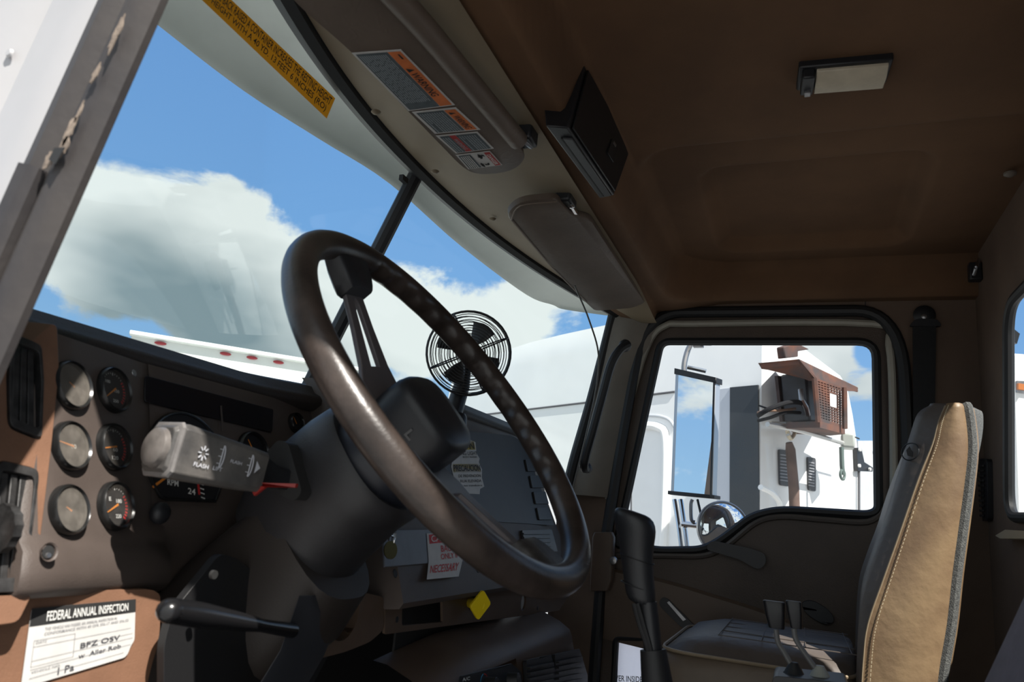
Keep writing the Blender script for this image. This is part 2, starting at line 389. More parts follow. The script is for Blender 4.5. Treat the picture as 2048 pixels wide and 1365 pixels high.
# windshield: two panes, black rubber surround and divider
w1 = thing('window_1', '', '', (0, .9, 1.3)); del w1['label'], w1['category']; struct(w1)
for x0, x1 in ((-.9, -.0), (.0, .9)):
    rows = [[wbot(x) * (1 - t) + wtop(x) * t for t in [j / 8 for j in range(9)]] for x in [x0 + (x1 - x0) * i / 16 for i in range(17)]]
    MB().grid(rows).build('pane', M_glass, w1)
top = [wtop(-.9 + 1.8 * i / 60) for i in range(61)]
topc = [p + V((0, -.016, -.006)) for p in top]
MB().tube(topc, .021, 8).build('rubber_gasket', M_rub, w1)
MB().tube([p + V((0, -.034, -.006)) for p in top], .006, 8).build('gasket_bead', M_rub, w1)
MB().tube([wbot(0) + V((0, -.005, 0)), wtop(0) + V((0, -.005, 0))], .017, 10).build('centre_divider', M_blk, w1)
sd = [wtop(.9) + V((0, -.01, .02)), wtop(.9) + V((.01, .004, -.05)), (wtop(.905) + wbot(.905)) / 2, wbot(.9) + V((0, 0, .03)), wbot(.9) + V((0, .0, -.08))]
MB().tube(catmull(sd, 6), .017, 10).build('side_gasket', M_rub, w1)
# little dark clip beside the divider
c = wtop(-.055) + V((0, -.005, -.05)); MB().box(c, (.022, .01, .012)).build('clip', M_blk, w1)
# long orange height sticker on the driver's pane
def wsh(px, py):
    # meet the curved pane by iteration
    p = ay(px, py, .7)
    for _ in range(12):
        t = (p.z - 1.045) / (wtop(p.x).z - 1.045); q = wbot(p.x) * (1 - t) + wtop(p.x) * t; p = ay(px, py, .5 * p.y + .5 * q.y)
    return p + V((0, -.0015, 0))
tl, tr, br, bl = wsh(345, -110), wsh(669, 197), wsh(652, 238), wsh(322, -70)
rows = []
qd = [[wsh(345 + (669 - 345) * i / 10 + (-17 * j / 3), -110 + (197 + 110) * i / 10 + (40.5 * j / 3)) for j in range(4)] for i in range(11)]
st = MB().grid(qd).build('height_sticker', mat('amber_sticker', (.50, .22, .02), .6, var=.05), w1)
lab(st, 'amber sticker with two lines of black lettering along the top of the driver side pane')
# the sticker is translucent film: daylight comes through it
sm = MATS['amber_sticker']; b_ = sm.node_tree.nodes['Principled BSDF']; b_.inputs['Transmission Weight'].default_value = .0
tn = sm.node_tree.nodes.new('ShaderNodeBsdfTranslucent'); tn.inputs[0].default_value = (.55, .22, .01, 1)
ms = sm.node_tree.nodes.new('ShaderNodeMixShader'); ms.inputs[0].default_value = .6
sm.node_tree.links.new(b_.outputs[0], ms.inputs[1]); sm.node_tree.links.new(tn.outputs[0], ms.inputs[2]); sm.node_tree.links.new(ms.outputs[0], sm.node_tree.nodes['Material Output'].inputs[0])
class Strip:
    def __init__(s, rows, n): s.r = rows; s.n = V(n)
    def p(s, u, v, k=1):
        a = max(0, min(.9999, u)) * (len(s.r) - 1); i = int(a); f = a - i; b = max(0, min(.9999, v)) * (len(s.r[0]) - 1); j = int(b); g = b - j
        P = s.r[i][j] * (1 - f) * (1 - g) + s.r[i + 1][j] * f * (1 - g) + s.r[i][j + 1] * (1 - f) * g + s.r[i + 1][j + 1] * f * g
        return P + s.n * .0006 * k
    text = Quad.text; rect = Quad.rect
S_ = Strip(qd, (0, -1, -.3)); lm = MB()
words = 'WITH THE BACK RAISED A CONTAINER INCREASES THE RESTING HEIGHT'
S_.text(lm, words, .20, .10, .985, .46); S_.text(lm, 'ING HEIGHT WITH A 40 YD. 13 FEET 6 INCHES (RO)', .20, .54, .975, .9)
lm.build('lettering', M_blkp, st, smooth=False)

# right A pillar, door seal, door frame
rows = []
for i in range(13):
    t = i / 12; zz = 1.02 + (1.60 - 1.02) * t
    tt = (zz - 1.045) / (wtop(.9).z - 1.045); a = wbot(.9) * (1 - tt) + wtop(.9) * tt
    b = V((XR - .004, .535 - .06 * sst(.9, 1.4, zz) * .9 - .075 * sst(1.35, 1.62, zz), zz))
    mid = (a + b) / 2 + V((-.022, 0, 0)); rows.append(catmull([a, mid, b], 5))
struct(MB().grid(rows).build('trim_3', mat('pillar_vinyl', (.19, .165, .135), .6, var=.1, vscale=8)))
struct(MB().tube([p + V((-.004, 0, 0)) for p in seal], .017, 10, closed=True).build('trim_4', M_rub))
# passenger door
XD = .945
winh = rounded([ax(1322, 684, XD), ax(1752, 684, XD), ax(1757, 1022, XD), ax(1738, 1031, XD), ax(1560, 1020, XD), ax(1505, 1033, XD), ax(1440, 1083, XD), ax(1405, 1101, XD), ax(1322, 1102, XD), ax(1234, 1090, XD)], [.03, .05, .015, .02, .05, .03, .03, .03, .02, .01], 5)
peep = rounded([ax(1232, 1276, XD), ax(1405, 1283, XD), ax(1405, 1420, XD), ax(1226, 1420, XD)], .015, 4)
cen = sum(seal, V()) / len(seal)
dout = [V((XD, cen.y + (p.y - cen.y) * .975, cen.z + (p.z - cen.z) * .985)) for p in seal]
d1 = thing('door_1', '', '', (XD, .15, .1)); del d1['label'], d1['category']; struct(d1)
fr = MB().prism(dout, (.03, 0, 0), [winh, peep]).build('door_panel', M_door, d1)
MB().poly([p + V((.012, 0, 0)) for p in winh]).build('window_glass', M_dglass, d1)
MB().tube([p + V((-.002, 0, 0)) for p in winh], .0125, 8, closed=True).build('window_seal', M_rub, d1)
# painted inner frame around the glass
pf = [ax(1216, 1000, XD - .012), ax(1262, 800, XD - .012), ax(1296, 690, XD - .012), ax(1330, 652, XD - .012), ax(1390, 648, XD - .012), ax(1745, 648, XD - .012), ax(1778, 690, XD - .012), ax(1786, 860, XD - .012), ax(1787, 1010, XD - .012)]
MB().tube(catmull(pf, 5), .0105, 8).build('frame_bead', M_frame, d1)
# moulded lower panel following the sill
sill = [ax(x, y, XD - .004) for x, y in [(1232, 1112), (1330, 1112), (1405, 1112), (1450, 1094), (1512, 1046), (1565, 1034), (1650, 1040), (1735, 1044), (1768, 1018), (1775, 1010)]]
sillc = catmull(sill, 5)
MB().tube(sillc, .009, 8).build('sill_moulding', mat('door_vinyl_edge', (.10, .085, .075), .4), d1)
crease = catmull([ax(x, y, XD - .004) for x, y in [(1210, 1135), (1320, 1158), (1430, 1190), (1530, 1222), (1640, 1270), (1760, 1350)]], 5)
rows = [[p, p + V((-.014, 0, -.008)), p + V((-.02, .0, -.06)), p + V((-.004, 0, -.2))] for p in crease]
MB().grid(rows).build('armrest_moulding', mat('door_vinyl_warm', (.125, .085, .06), .5, bump=.15, bscale=260), d1)
# window crank, pull handle, latch
cr1 = [ax(x, y, XD - .035) for x, y in [(1418, 1085), (1430, 1083), (1500, 1097), (1530, 1108), (1533, 1125), (1522, 1139), (1508, 1137), (1480, 1120), (1412, 1100)]]
MB().prism(rounded(cr1, .01, 3), (.014, 0, 0)).build('window_crank', M_blk, d1, bevel=.003)
MB().tube([ax(1515, 1124, XD - .03), ax(1515, 1124, XD)], .014, 12).build('crank_hub', M_blk, d1)
lt = [ax(x, y, XD - .03) for x, y in [(1317, 1205), (1325, 1195), (1335, 1198), (1372, 1235), (1392, 1256), (1385, 1262), (1362, 1255), (1322, 1216)]]
lt_o = MB().prism(rounded(lt, .008, 3), (.012, 0, 0)).build('pull_handle', M_blk, d1, bevel=.003)
MB().prism([ax(x, y, XD - .034) for x, y in [(1334, 1206), (1338, 1203), (1372, 1240), (1366, 1243)]], (.003, 0, 0)).build('chrome_insert', M_steel, lt_o)
hb = [ax(x, y, XD - .02) for x, y in [(1600, 1205), (1625, 1200), (1660, 1222), (1672, 1245), (1650, 1252), (1612, 1230)]]
MB().prism(rounded(hb, .02, 4), (.02, 0, 0)).build('door_latch', M_blk, d1, bevel=.004)
# lower look-down window with printed pane
pw = MB().poly([p + V((.014, 0, 0)) for p in peep]).build('lower_pane', mat('frosted_pane', (.62, .60, .64), .6, var=.06, vscale=60), d1)
MATS['frosted_pane'].node_tree.nodes['Principled BSDF'].inputs['Transmission Weight'].default_value = 0
tn = MATS['frosted_pane'].node_tree; n_ = tn.nodes.new('ShaderNodeBsdfTranslucent'); n_.inputs[0].default_value = (.95, .93, .98, 1); m_ = tn.nodes.new('ShaderNodeMixShader'); m_.inputs[0].default_value = .75
tn.links.new(tn.nodes['Principled BSDF'].outputs[0], m_.inputs[1]); tn.links.new(n_.outputs[0], m_.inputs[2]); tn.links.new(m_.outputs[0], tn.nodes['Material Output'].inputs[0])
MB().tube([p + V((-.002, 0, 0)) for p in peep], .010, 8, closed=True).build('lower_seal', M_rub, d1)
q = Quad(ax(1229, 1351, XD + .012), ax(1285, 1354, XD + .012), ax(1285, 1366, XD + .012), ax(1229, 1363, XD + .012)); lm = MB(); q.text(lm, 'VER INSIDE', .02, 0, 1, 1)
lm.build('lettering', mat('grey_print', (.25, .24, .26), .7), pw, smooth=False)
# driver-side door opening: white painted pillar and wide weatherstrip
def jl(px, py, dx=0): return ax(px, py, -.93 + dx)
P0, P1 = jl(330, -20), jl(33, 655)
dr = (P1 - P0); A = P0 - dr * 1.2; B = P1 + dr * 1.5
sid = V((0, 1, 0)); wsd = .0
def seclen(px1, py1): return ax(px1, py1, -.93)
wd = (seclen(205, 0) - seclen(320, 0)); wd = wd - dr * (wd.dot(dr) / dr.dot(dr))
W_ = abs(wd.length)
prof = [(0, .006), (0, .0), (.12, -.006), (.30, -.010), (.40, -.008), (.44, -.003), (.50, -.008), (.66, -.013), (.84, -.010), (1.0, -.002), (1.0, .03)]
wn = wd.normalized()
rows = []
for i in range(41):
    p = A + (B - A) * i / 40; rows.append([p + wn * W_ * a + V((x, 0, 0)) for a, x in prof])
M_wstrip = mat('worn_weatherstrip', (.034, .031, .033), .6, col2=(.056, .049, .046), vscale=7, bump=.3, bscale=60)
ws = MB().grid(rows).build('trim_5', M_wstrip); struct(ws)
# worn tan patches and a torn hole on the strip
pat = MB(); M_tear = mat('worn_foam', (.24, .19, .15), .85, var=.3, vscale=120, bump=.5, bscale=200)
for (px, py, l, wv) in [(235, 65, .10, .012), (192, 148, .05, .010), (140, 262, .07, .013), (128, 295, .05, .015), (100, 318, .045, .016), (160, 225, .05, .006)]:
    c = ax(px, py, -.9435); d_ = dr.normalized(); pts = []
    for k in range(18):
        a = 2 * pi * k / 18; rr = 1 + random.uniform(-.3, .3); pts.append(c + d_ * cos(a) * l * .17 * rr + wn * sin(a) * wv * .28 * rr)
    pat.prism(pts, (-.0008, 0, 0))
pat.build('worn_patch', M_tear, ws)
hl = MB(); c = ax(116, 308, -.9455); hl.prism([c + dr.normalized() * a + wn * b for a, b in [(-.006, -.005), (-.004, .006), (.006, .007), (.008, -.003)]], (-.0006, 0, 0)); hl.build('tear_hole', M_blkp, ws)
# overlapping second length of strip low on the pillar
rows = []
C0, C1 = jl(82, 345), jl(-30, 600); dd = (C1 - C0)
for i in range(13):
    p = C0 + dd * (i / 12) * 1.6; rows.append([p + wn * a + V((x, 0, 0)) for a, x in [(-.018, -.006), (-.018, -.013), (-.010, -.017), (.004, -.016), (.011, -.010), (.012, -.002)]])
MB().loft(rows).build('strip_overlap', M_wstrip, ws)
M_jamb = mat('white_jamb_paint', (.46, .455, .465), .35, var=.04, vscale=6)
pj = [(.0, .0), (.012, -.004), (.03, -.004), (.062, -.002), (.072, .010), (.078, .012), (.095, .004), (.14, -.004), (.20, .0), (.26, .0), (.30, .03)]
rows = [[A + (B - A) * i / 40 + wn * (W_ + a) + V((x, 0, 0)) for a, x in pj] for i in range(41)]
jm = MB().grid(rows).build('trim_6', M_jamb); struct(jm)
s_ = MB(); c = ax(20, 107, -.928); s_.lathe([(.0005, .002), (.003, .002), (.0045, 0)], c, (-1, 0, 0), 12); s_.build('pop_rivet', M_jamb, jm)

# ================================================================== THINGS ON THE CEILING
# white sun shade outside, over the windshield
edge = [V((-1.12, .60, 1.66)), V((-1.1, .86, 1.69)), V((-.8, 1.0, 1.70)), az(320, 38, 1.70), az(500, 178, 1.70), az(650, 275, 1.70), az(790, 365, 1.70), az(930, 490, 1.70), az(1060, 588, 1.70), az(1112, 608, 1.695), V((1.13, .78, 1.685)), V((1.14, .6, 1.66))]
edge = catmull(edge, 5); n_ = len(edge); rows = []
for i, p in enumerate(edge):
    x = -1.02 + 2.04 * i / (n_ - 1); xx = max(-.9, min(.9, x)); b = wtop(xx); b = V((x, b.y - .03, b.z + .035)); d_ = p - b
    rows.append([b, b + d_ * .3 + V((0, 0, .03)), b + d_ * .6 + V((0, 0, .035)), b + d_ * .8 + V((0, 0, .022)), b + d_ * .97 + V((0, 0, .006)), p, p + V((0, .012, -.004)), p + V((0, .014, .01)), b + d_ * .8 + V((0, 0, .045)), b + V((0, 0, .03))])
ss = MB().grid(rows).build('exterior_sun_shade', mat('shade_paint', (.74, .78, .74), .4, var=.05, vscale=7), smooth=True, angle=60)
tag(ss, 'white moulded sun shade projecting outside above the windshield', 'sun shade')

# visors
M_vis = mat('visor_vinyl', (.125, .095, .075), .5, var=.12, vscale=8, bump=.35, bscale=45, kind='crease')
def slab(outline, n, th, name, m, par, r=.003):
    n = V(n).normalized(); c = sum(outline, V()) / len(outline)
    secs = []
    for k, s in ((-.5, .985), (-.35, 1.0), (.35, 1.0), (.5, .985)): secs.append([c + (p - c) * s + n * th * k for p in outline])
    return MB().loft(secs).build(name, m, par, angle=50)
VPn = V((0, .22, 1)).normalized()
VP0 = V((0, .43, 1.585))
def vp(px, py): return at(px, py, VP0, VPn)
v2 = thing('sun_visor', 'brown vinyl sun visor folded up on the passenger side of the header', 'sun visor', vp(1150, 500))
ol = rounded([vp(1012, 425), vp(1035, 398), vp(1110, 390), vp(1145, 425), vp(1180, 432), vp(1290, 602), vp(1262, 612), vp(1190, 618), vp(1165, 595)], [.02, .03, .015, .02, .02, .02, .01, .02, .02], 4)
vb = slab(ol, VPn, .018, 'visor_body', M_vis, v2)
e1 = catmull([p - VPn * .009 for p in [vp(1022, 432), vp(1040, 404), vp(1112, 396)]], 5)
e2 = [vp(1022, 432) - VPn * .009, vp(1100, 525) - VPn * .009, vp(1172, 598) - VPn * .009]
MB().tube(list(reversed(e1)) + e2, .0022, 6).build('piping', mat('visor_piping', (.16, .12, .09), .45), vb)
MB().box(vp(1140, 408) + V((0, .01, .012)), (.05, .035, .03)).build('hinge_bracket', M_blk, v2, bevel=.006)
MB().tube([vp(1140, 408), vp(1165, 450)], .006, 8).build('hinge_rod', M_metal, v2)
MB().lathe([(.001, .004), (.005, .003), (.005, 0)], vp(1143, 408) - VPn * .006, -VPn, 10).build('hinge_screw', M_metal, v2)
# driver visor with stickers
DP0 = V((0, .48, 1.56)); DPn = V((0, .30, 1)).normalized()
def vd(px, py): return at(px, py, DP0, DPn)
v1 = thing('sun_visor', 'brown vinyl sun visor with warning stickers above the driver', 'sun visor', vd(850, 200))
ol = rounded([vd(500, -110), vd(590, -2), vd(700, 92), vd(800, 200), vd(925, 330), vd(955, 345), vd(1025, 338), vd(1052, 310), vd(1040, 285), vd(975, 215), vd(840, 40), vd(700, -110)], [.01, .03, .05, .05, .03, .03, .03, .03, .02, .05, .05, .01], 4)
vb1 = slab(ol, DPn, .016, 'visor_body', M_vis, v1)
rl = [vd(x, y) - DPn * .010 for x, y in [(640, -120), (760, 10), (865, 62), (950, 165), (1030, 268), (1045, 285)]]
rl = [vd(700, -110) - DPn * .006, vd(840, 40) - DPn * .006, vd(940, 160) - DPn * .006, vd(1035, 275) - DPn * .006]
MB().tube(catmull(rl, 6), .017, 12).build('rolled_edge', M_vis, v1)
MB().box(vd(1052, 285) + V((0, 0, .012)), (.04, .03, .03)).build('hinge_bracket', M_blk, v1, bevel=.005)
MB().tube([vd(1040, 275), vd(1064, 292)], .006, 8).build('hinge_rod', M_steel, v1)
def dq(a, b, c, d): return Quad(*[vd(*p) - DPn * .0088 for p in (a, b, c, d)], lift=.0007)
# stickers read with their top towards the roof; corners: TL, TR, BR, BL
def bar_lines(qd_, mb, u0, v0, u1, v1, n, k=2, thick=.45, jag=.25):
    for i in range(n):
        a = v0 + (v1 - v0) * (i + .2) / n; b = a + (v1 - v0) / n * thick; x = u0
        while x < u1 - .02:
            l = random.uniform(.05, .14); e_ = min(u1, x + l); qd_.rect(mb, x, a, e_, b, k); x = e_ + .012
            if random.random() < .08 and i % 3 == 2: break
def vsticker(corners, name, label, head, headm, body):
    q = dq(*corners); s = MB(); q.body(s); st = s.build(name, M_stick, vb1); lab(st, label); return q, st
def sub(q, st, name, m, fn):
    mb = MB(); fn(mb); return mb.build(name, m, st, smooth=False)
q, st = vsticker([(800, 88), (908, 200), (815, 212), (702, 95)], 'warning_sticker', 'large warning sticker with orange band and grey text block', 0, 0, 0)
sub(q, st, 'orange_band', M_orst, lambda m: q.rect(m, .02, .04, .98, .30, 2))
sub(q, st, 'grey_text_block', M_greyst, lambda m: q.rect(m, .02, .31, .98, .95, 2))
def _t(m):
    q.text(m, 'WARNING', .36, .10, .78, .26, 4); m.add([q.p(.28, .25, 4), q.p(.345, .25, 4), q.p(.312, .10, 4)], [(0, 1, 2)]); q.rect(m, .05, .10, .13, .14, 4)
sub(q, st, 'lettering', M_blkp, _t)
sub(q, st, 'small_print', mat('grey_white_print', (.32, .36, .38), .7), lambda m: bar_lines(q, m, .04, .36, .85, .92, 13, 4))
q, st = vsticker([(910, 205), (959, 250), (868, 258), (822, 214)], 'warning_sticker', 'second sticker with orange warning band and lined grey text', 0, 0, 0)
sub(q, st, 'orange_band', M_orst, lambda m: q.rect(m, .05, .05, .95, .30, 2))
sub(q, st, 'grey_text_block', M_greyst, lambda m: q.rect(m, .05, .32, .95, .93, 2))
def _t(m): q.text(m, 'WARNING', .28, .10, .85, .25, 4); m.add([q.p(.12, .25, 4), q.p(.22, .25, 4), q.p(.17, .10, 4)], [(0, 1, 2)])
sub(q, st, 'lettering', M_blkp, _t)
sub(q, st, 'small_print', MATS['grey_white_print'], lambda m: bar_lines(q, m, .08, .36, .92, .90, 10, 4))
q, st = vsticker([(953, 254), (986, 288), (910, 298), (870, 262)], 'warning_sticker', 'third sticker with a red band between grey text blocks', 0, 0, 0)
sub(q, st, 'grey_text_block', M_greyst, lambda m: (q.rect(m, .05, .05, .95, .55, 2), q.rect(m, .05, .72, .95, .94, 2)))
sub(q, st, 'red_band', M_redst, lambda m: q.rect(m, .05, .56, .95, .71, 2))
sub(q, st, 'small_print', MATS['grey_white_print'], lambda m: (bar_lines(q, m, .1, .1, .9, .52, 7, 4), bar_lines(q, m, .1, .74, .9, .92, 3, 4), q.text(m, 'WARNING', .2, .59, .8, .69, 4)))
q, st = vsticker([(978, 293), (1003, 321), (935, 330), (910, 301)], 'danger_sticker', 'small sticker with red heading and black spatter pictogram', 0, 0, 0)
sub(q, st, 'red_band', M_redst, lambda m: q.rect(m, .04, .03, .96, .20, 2))
sub(q, st, 'grey_text_block', M_greyst, lambda m: q.rect(m, .05, .60, .95, .95, 2))
def _t(m):
    for k in range(9):
        u, v = random.uniform(.15, .85), random.uniform(.27, .54); a = random.uniform(0, pi)
        m.add([q.p(u + .13 * cos(a), v + .05 * sin(a), 4), q.p(u - .05 * sin(a), v + .05 * cos(a), 4), q.p(u - .13 * cos(a), v - .05 * sin(a), 4), q.p(u + .05 * sin(a), v - .05 * cos(a), 4)], [(0, 1, 2, 3)])
sub(q, st, 'pictogram', M_blkp, _t)
sub(q, st, 'lettering', M_white, lambda m: (q.text(m, 'DANGER', .15, .06, .85, .17, 4), bar_lines(q, m, .08, .64, .9, .92, 5, 4)))

# overhead black box let into the cove
bx = thing('overhead_box', 'black overhead storage box set into the headliner between the visors', 'box', (0, .38, 1.6))
a, b, c_, d_ = az(1169, 129, 1.715), az(1261, 297, 1.715), az(1228, 391, 1.600), az(1136, 256, 1.600)
yt = (a.y + b.y) / 2; yb = (c_.y + d_.y) / 2; x0 = (a.x + d_.x) / 2; x1 = (b.x + c_.x) / 2
a, b, c_, d_ = ay(1169, 129, .347), ay(1261, 297, .347), ay(1228, 391, .353), ay(1136, 256, .353)
fo = [a, b, c_, d_]; bn = (b - a).cross(d_ - a).normalized(); bn = bn if bn.y < 0 else -bn
g_, h_ = at(1199, 397, c_, (0, .1, 1)), at(1091, 252, d_, (0, .1, 1))
back = [a + V((0, .08, 0)), b + V((0, .08, 0)), V((g_.x, g_.y, g_.z)), V((h_.x, h_.y, h_.z))]
body = MB().add(fo + back, [(0, 1, 2, 3), (7, 6, 5, 4), (0, 4, 5, 1), (1, 5, 6, 2), (2, 6, 7, 3), (3, 7, 4, 0)]).build('housing', M_blk, bx, bevel=.003)
cf = sum(fo, V()) / 4
MB().prism([cf + (p - cf) * .93 + bn * .001 for p in fo], bn * .004).build('door', mat('box_door', (.010, .010, .011), .5), bx, bevel=.002)
ltp = Quad(a, b, c_, d_, .005)
MB().prism([ltp.p(.60, .38, 1), ltp.p(.74, .38, 1), ltp.p(.74, .66, 1), ltp.p(.60, .66, 1)], bn * .003).build('latch', M_rub, bx, bevel=.001)
MB().prism([ltp.p(.62, .40, 1.8), ltp.p(.68, .40, 1.8), ltp.p(.68, .44, 1.8), ltp.p(.62, .44, 1.8)], bn * .001).build('latch_catch', M_steel, bx)
uq = Quad(d_, c_, g_, h_, .003)
MB().prism([uq.p(.12, .10, 0), uq.p(.97, .10, 0), uq.p(.97, .55, 0), uq.p(.12, .55, 0)], uq.n * .004).build('face_plate', mat('box_plate', (.05, .052, .056), .45), bx, bevel=.001)
MB().prism([uq.p(.13, .60, 0), uq.p(.97, .60, 0), uq.p(.97, .68, 0), uq.p(.13, .68, 0)], uq.n * .002).build('slot', M_blkp, bx)

# dome light
dl = thing('dome_light', 'rectangular dome light with cream lens and black end switch on the headliner', 'light', az(1680, 155, 1.72))
zt = 1.722; zb = 1.695
tq = [az(1596, 128, zt), az(1770, 112, zt), az(1766, 178, zb), az(1602, 192, zb)]
x_a = (az(1600, 190, zb)).x; p1 = az(1600, 193, zb); p2 = az(1766, 180, zb); p3 = az(1764, 145, zb); p4 = az(1600, 157, zb)
ux = (p2 - p1).normalized(); vx = V((-ux.y, ux.x, 0)); vx = vx if (p4 - p1).dot(vx) > 0 else -vx
Ld = (p2 - p1).length; Wd = max((p4 - p1).dot(vx), .04) 
def dm(u, v, z): return V((p1.x, p1.y, 0)) + ux * u + vx * v + V((0, 0, z))
MB().prism([dm(-.006, -.006, 1.710), dm(Ld + .006, -.006, 1.710), dm(Ld + .006, Wd + .008, 1.710), dm(-.006, Wd + .008, 1.710)], (0, 0, .02)).build('base', M_blk, dl, bevel=.003)
s0 = Ld * .17
MB().prism([dm(0, 0, zb), dm(s0 - .002, 0, zb), dm(s0 - .002, Wd, zb), dm(0, Wd, zb)], (0, 0, .018)).build('switch_housing', M_blk, dl, bevel=.003)
MB().box(dm(s0 * .5, Wd * .18, zb - .002), (.012, .010, .006)).build('switch', M_steel, dl, bevel=.001)
lens = [dm(s0, .0, zb + .003), dm(Ld, .0, zb + .003), dm(Ld, Wd * .55, zb), dm(s0, Wd * .55, zb), dm(s0, Wd, zb + .010), dm(Ld, Wd, zb + .010)]
MB().add([dm(u, v, z) for u in (s0, Ld) for v, z in [(0, 1.712), (0, zb + .002), (Wd * .62, zb), (Wd, zb + .010), (Wd, 1.712)]], [(0, 1, 6, 5), (1, 2, 7, 6), (2, 3, 8, 7), (3, 4, 9, 8), (0, 4, 3, 2, 1), (5, 6, 7, 8, 9)]).build('lens', mat('cream_lens', (.62, .55, .42), .45, var=.06, vscale=40), dl, bevel=.0015)

# thin cable hanging in front of the windshield
cb = [ad_(1150, 572, 1.86), ad_(1155, 585, 1.86), ad_(1178, 640, 1.80), ad_(1197, 710, 1.82), ad_(1190, 790, 1.84), ad_(1165, 900, 1.84), ad_(1143, 985, 1.82)]
tag(MB().tube(catmull(cb, 6), .0022, 6).build('cable', mat('cable_grey', (.10, .095, .085), .5)), 'thin dark cable hanging down beside the passenger windshield edge', 'cable')
# grab handle on the right pillar
gh = [ad_(1256, 690, 2.0), ad_(1240, 700, 1.99), ad_(1222, 730, 1.98), ad_(1205, 790, 1.97), ad_(1186, 860, 1.96), ad_(1172, 910, 1.96), ad_(1168, 935, 1.97), ad_(1176, 938, 2.02)]
g = thing('grab_handle', 'black grab handle on the right windshield pillar', 'handle', ad_(1200, 800, 2.0))
MB().tube(catmull(gh, 5), .0125, 10).build('grip', M_rub, g)
MB().ball(ad_(1250, 692, 2.02), .018).build('mount', M_rub, g); MB().ball(ad_(1172, 936, 2.0), .016).build('mount', M_rub, g)
pbk = MB().loft([[p + V((0, 0, 0)) for p in rounded([ax(x0_, yy, .905), ax(x1_, yy, .905), ax(x1_, yy, .905) + V((-.03, 0, 0)), ax(x0_, yy, .905) + V((-.03, 0, 0))], .01, 3)] for x0_, x1_, yy in ((1192, 1228, 1065), (1188, 1232, 1075), (1184, 1230, 1160), (1184, 1222, 1182))])
pbo = tag(pbk.build('pillar_grip', M_shelf, bevel=.002), 'small brown moulded block low on the pillar beside the gear lever grip', 'grip')
MB().lathe([(.001, .008), (.010, .006), (.012, 0)], ax(1227, 1122, .87), (-1, 0, 0), 14).build('metal_catch', M_steel, pbo)
struct(MB().tube([ax(1731, 560, XR - .001), ax(1731, 614, XR - .001)], .0014, 5).build('trim_7', M_blkp))
# seat belt on right wall
sb = thing('seat_belt', 'black seat belt hanging from its anchor behind the passenger door', 'seat belt', ax(1847, 700, .90))
MB().lathe([(.026, 0), (.028, .008), (.02, .014), (.006, .016)], ax(1848, 632, .925), (-1, 0, 0), 20).build('anchor', M_blk, sb)
MB().lathe([(.007, 0), (.007, .004), (.003, .006)], ax(1848, 634, .908), (-1, 0, 0), 12).build('bolt', M_steel, sb)
MB().prism(rounded([ax(1816, 655, .915), ax(1884, 655, .915), ax(1872, 640, .915), ax(1830, 640, .915)], .01), (-.012, 0, 0)).build('guide', M_blk, sb, bevel=.002)
MB().prism([ax(1825, 650, .91), ax(1872, 650, .91), ax(1866, 1100, .91), ax(1828, 1100, .91)], (-.003, 0, 0)).build('webbing', mat('webbing', (.010, .010, .011), .8, bump=.4, bscale=900), sb)
# coat hook
hk = thing('coat_hook', 'small black coat hook high in the rear right corner of the cab', 'hook', ay(1950, 545, YB))
MB().box(ay(1950, 545, YB + .015), (.028, .03, .05)).build('base', M_blk, hk, bevel=.004)
MB().tube([ay(1958, 520, YB + .02), ay(1952, 535, YB + .04), ay(1948, 550, YB + .04)], .004, 8).build('peg', M_steel, hk)
# seam wire of the rear wall and headliner snap
tag(MB().lathe([(.012, 0), (.012, .004), (.006, .008), (.001, .009)], az(2020, 346, 1.735), (0, 0, -1), 16).build('snap_button', mat('snap', (.2, .17, .14), .4)), 'round snap button in the headliner near the rear window', 'button')
# speaker grille behind the seat
vg = thing('wall_vent', 'black slotted vent grille on the rear wall behind the passenger seat', 'vent', ay(1960, 980, YB + .01))
gr = rounded([ay(1925, 918, YB + .012), ay(1974, 918, YB + .012), ay(1976, 1042, YB + .012), ay(1922, 1042, YB + .012)], .015)
MB().prism(gr, (0, -.012, 0)).build('grille_plate', M_blk, vg, bevel=.002)
mbv = MB()
for k in range(11): mbv.prism([ay(1930, 930 + 10 * k, YB + .014), ay(1968, 930 + 10 * k, YB + .014), ay(1968, 934 + 10 * k, YB + .014), ay(1930, 934 + 10 * k, YB + .014)], (0, .004, 0))
mbv.build('slats', M_vent, vg)
# tan ledge piece under the rear window
tag(MB().prism(rounded([ay(1990, 1072, YB + .03), ay(2010, 1060, YB + .03), ay(2110, 1066, YB + .03), ay(2110, 1078, YB + .03), ay(2000, 1078, YB + .03)], .006), (0, -.03, 0)).build('window_ledge', mat('ledge', (.42, .36, .27), .5), bevel=.002), 'pale tan ledge piece below the rear window', 'ledge')

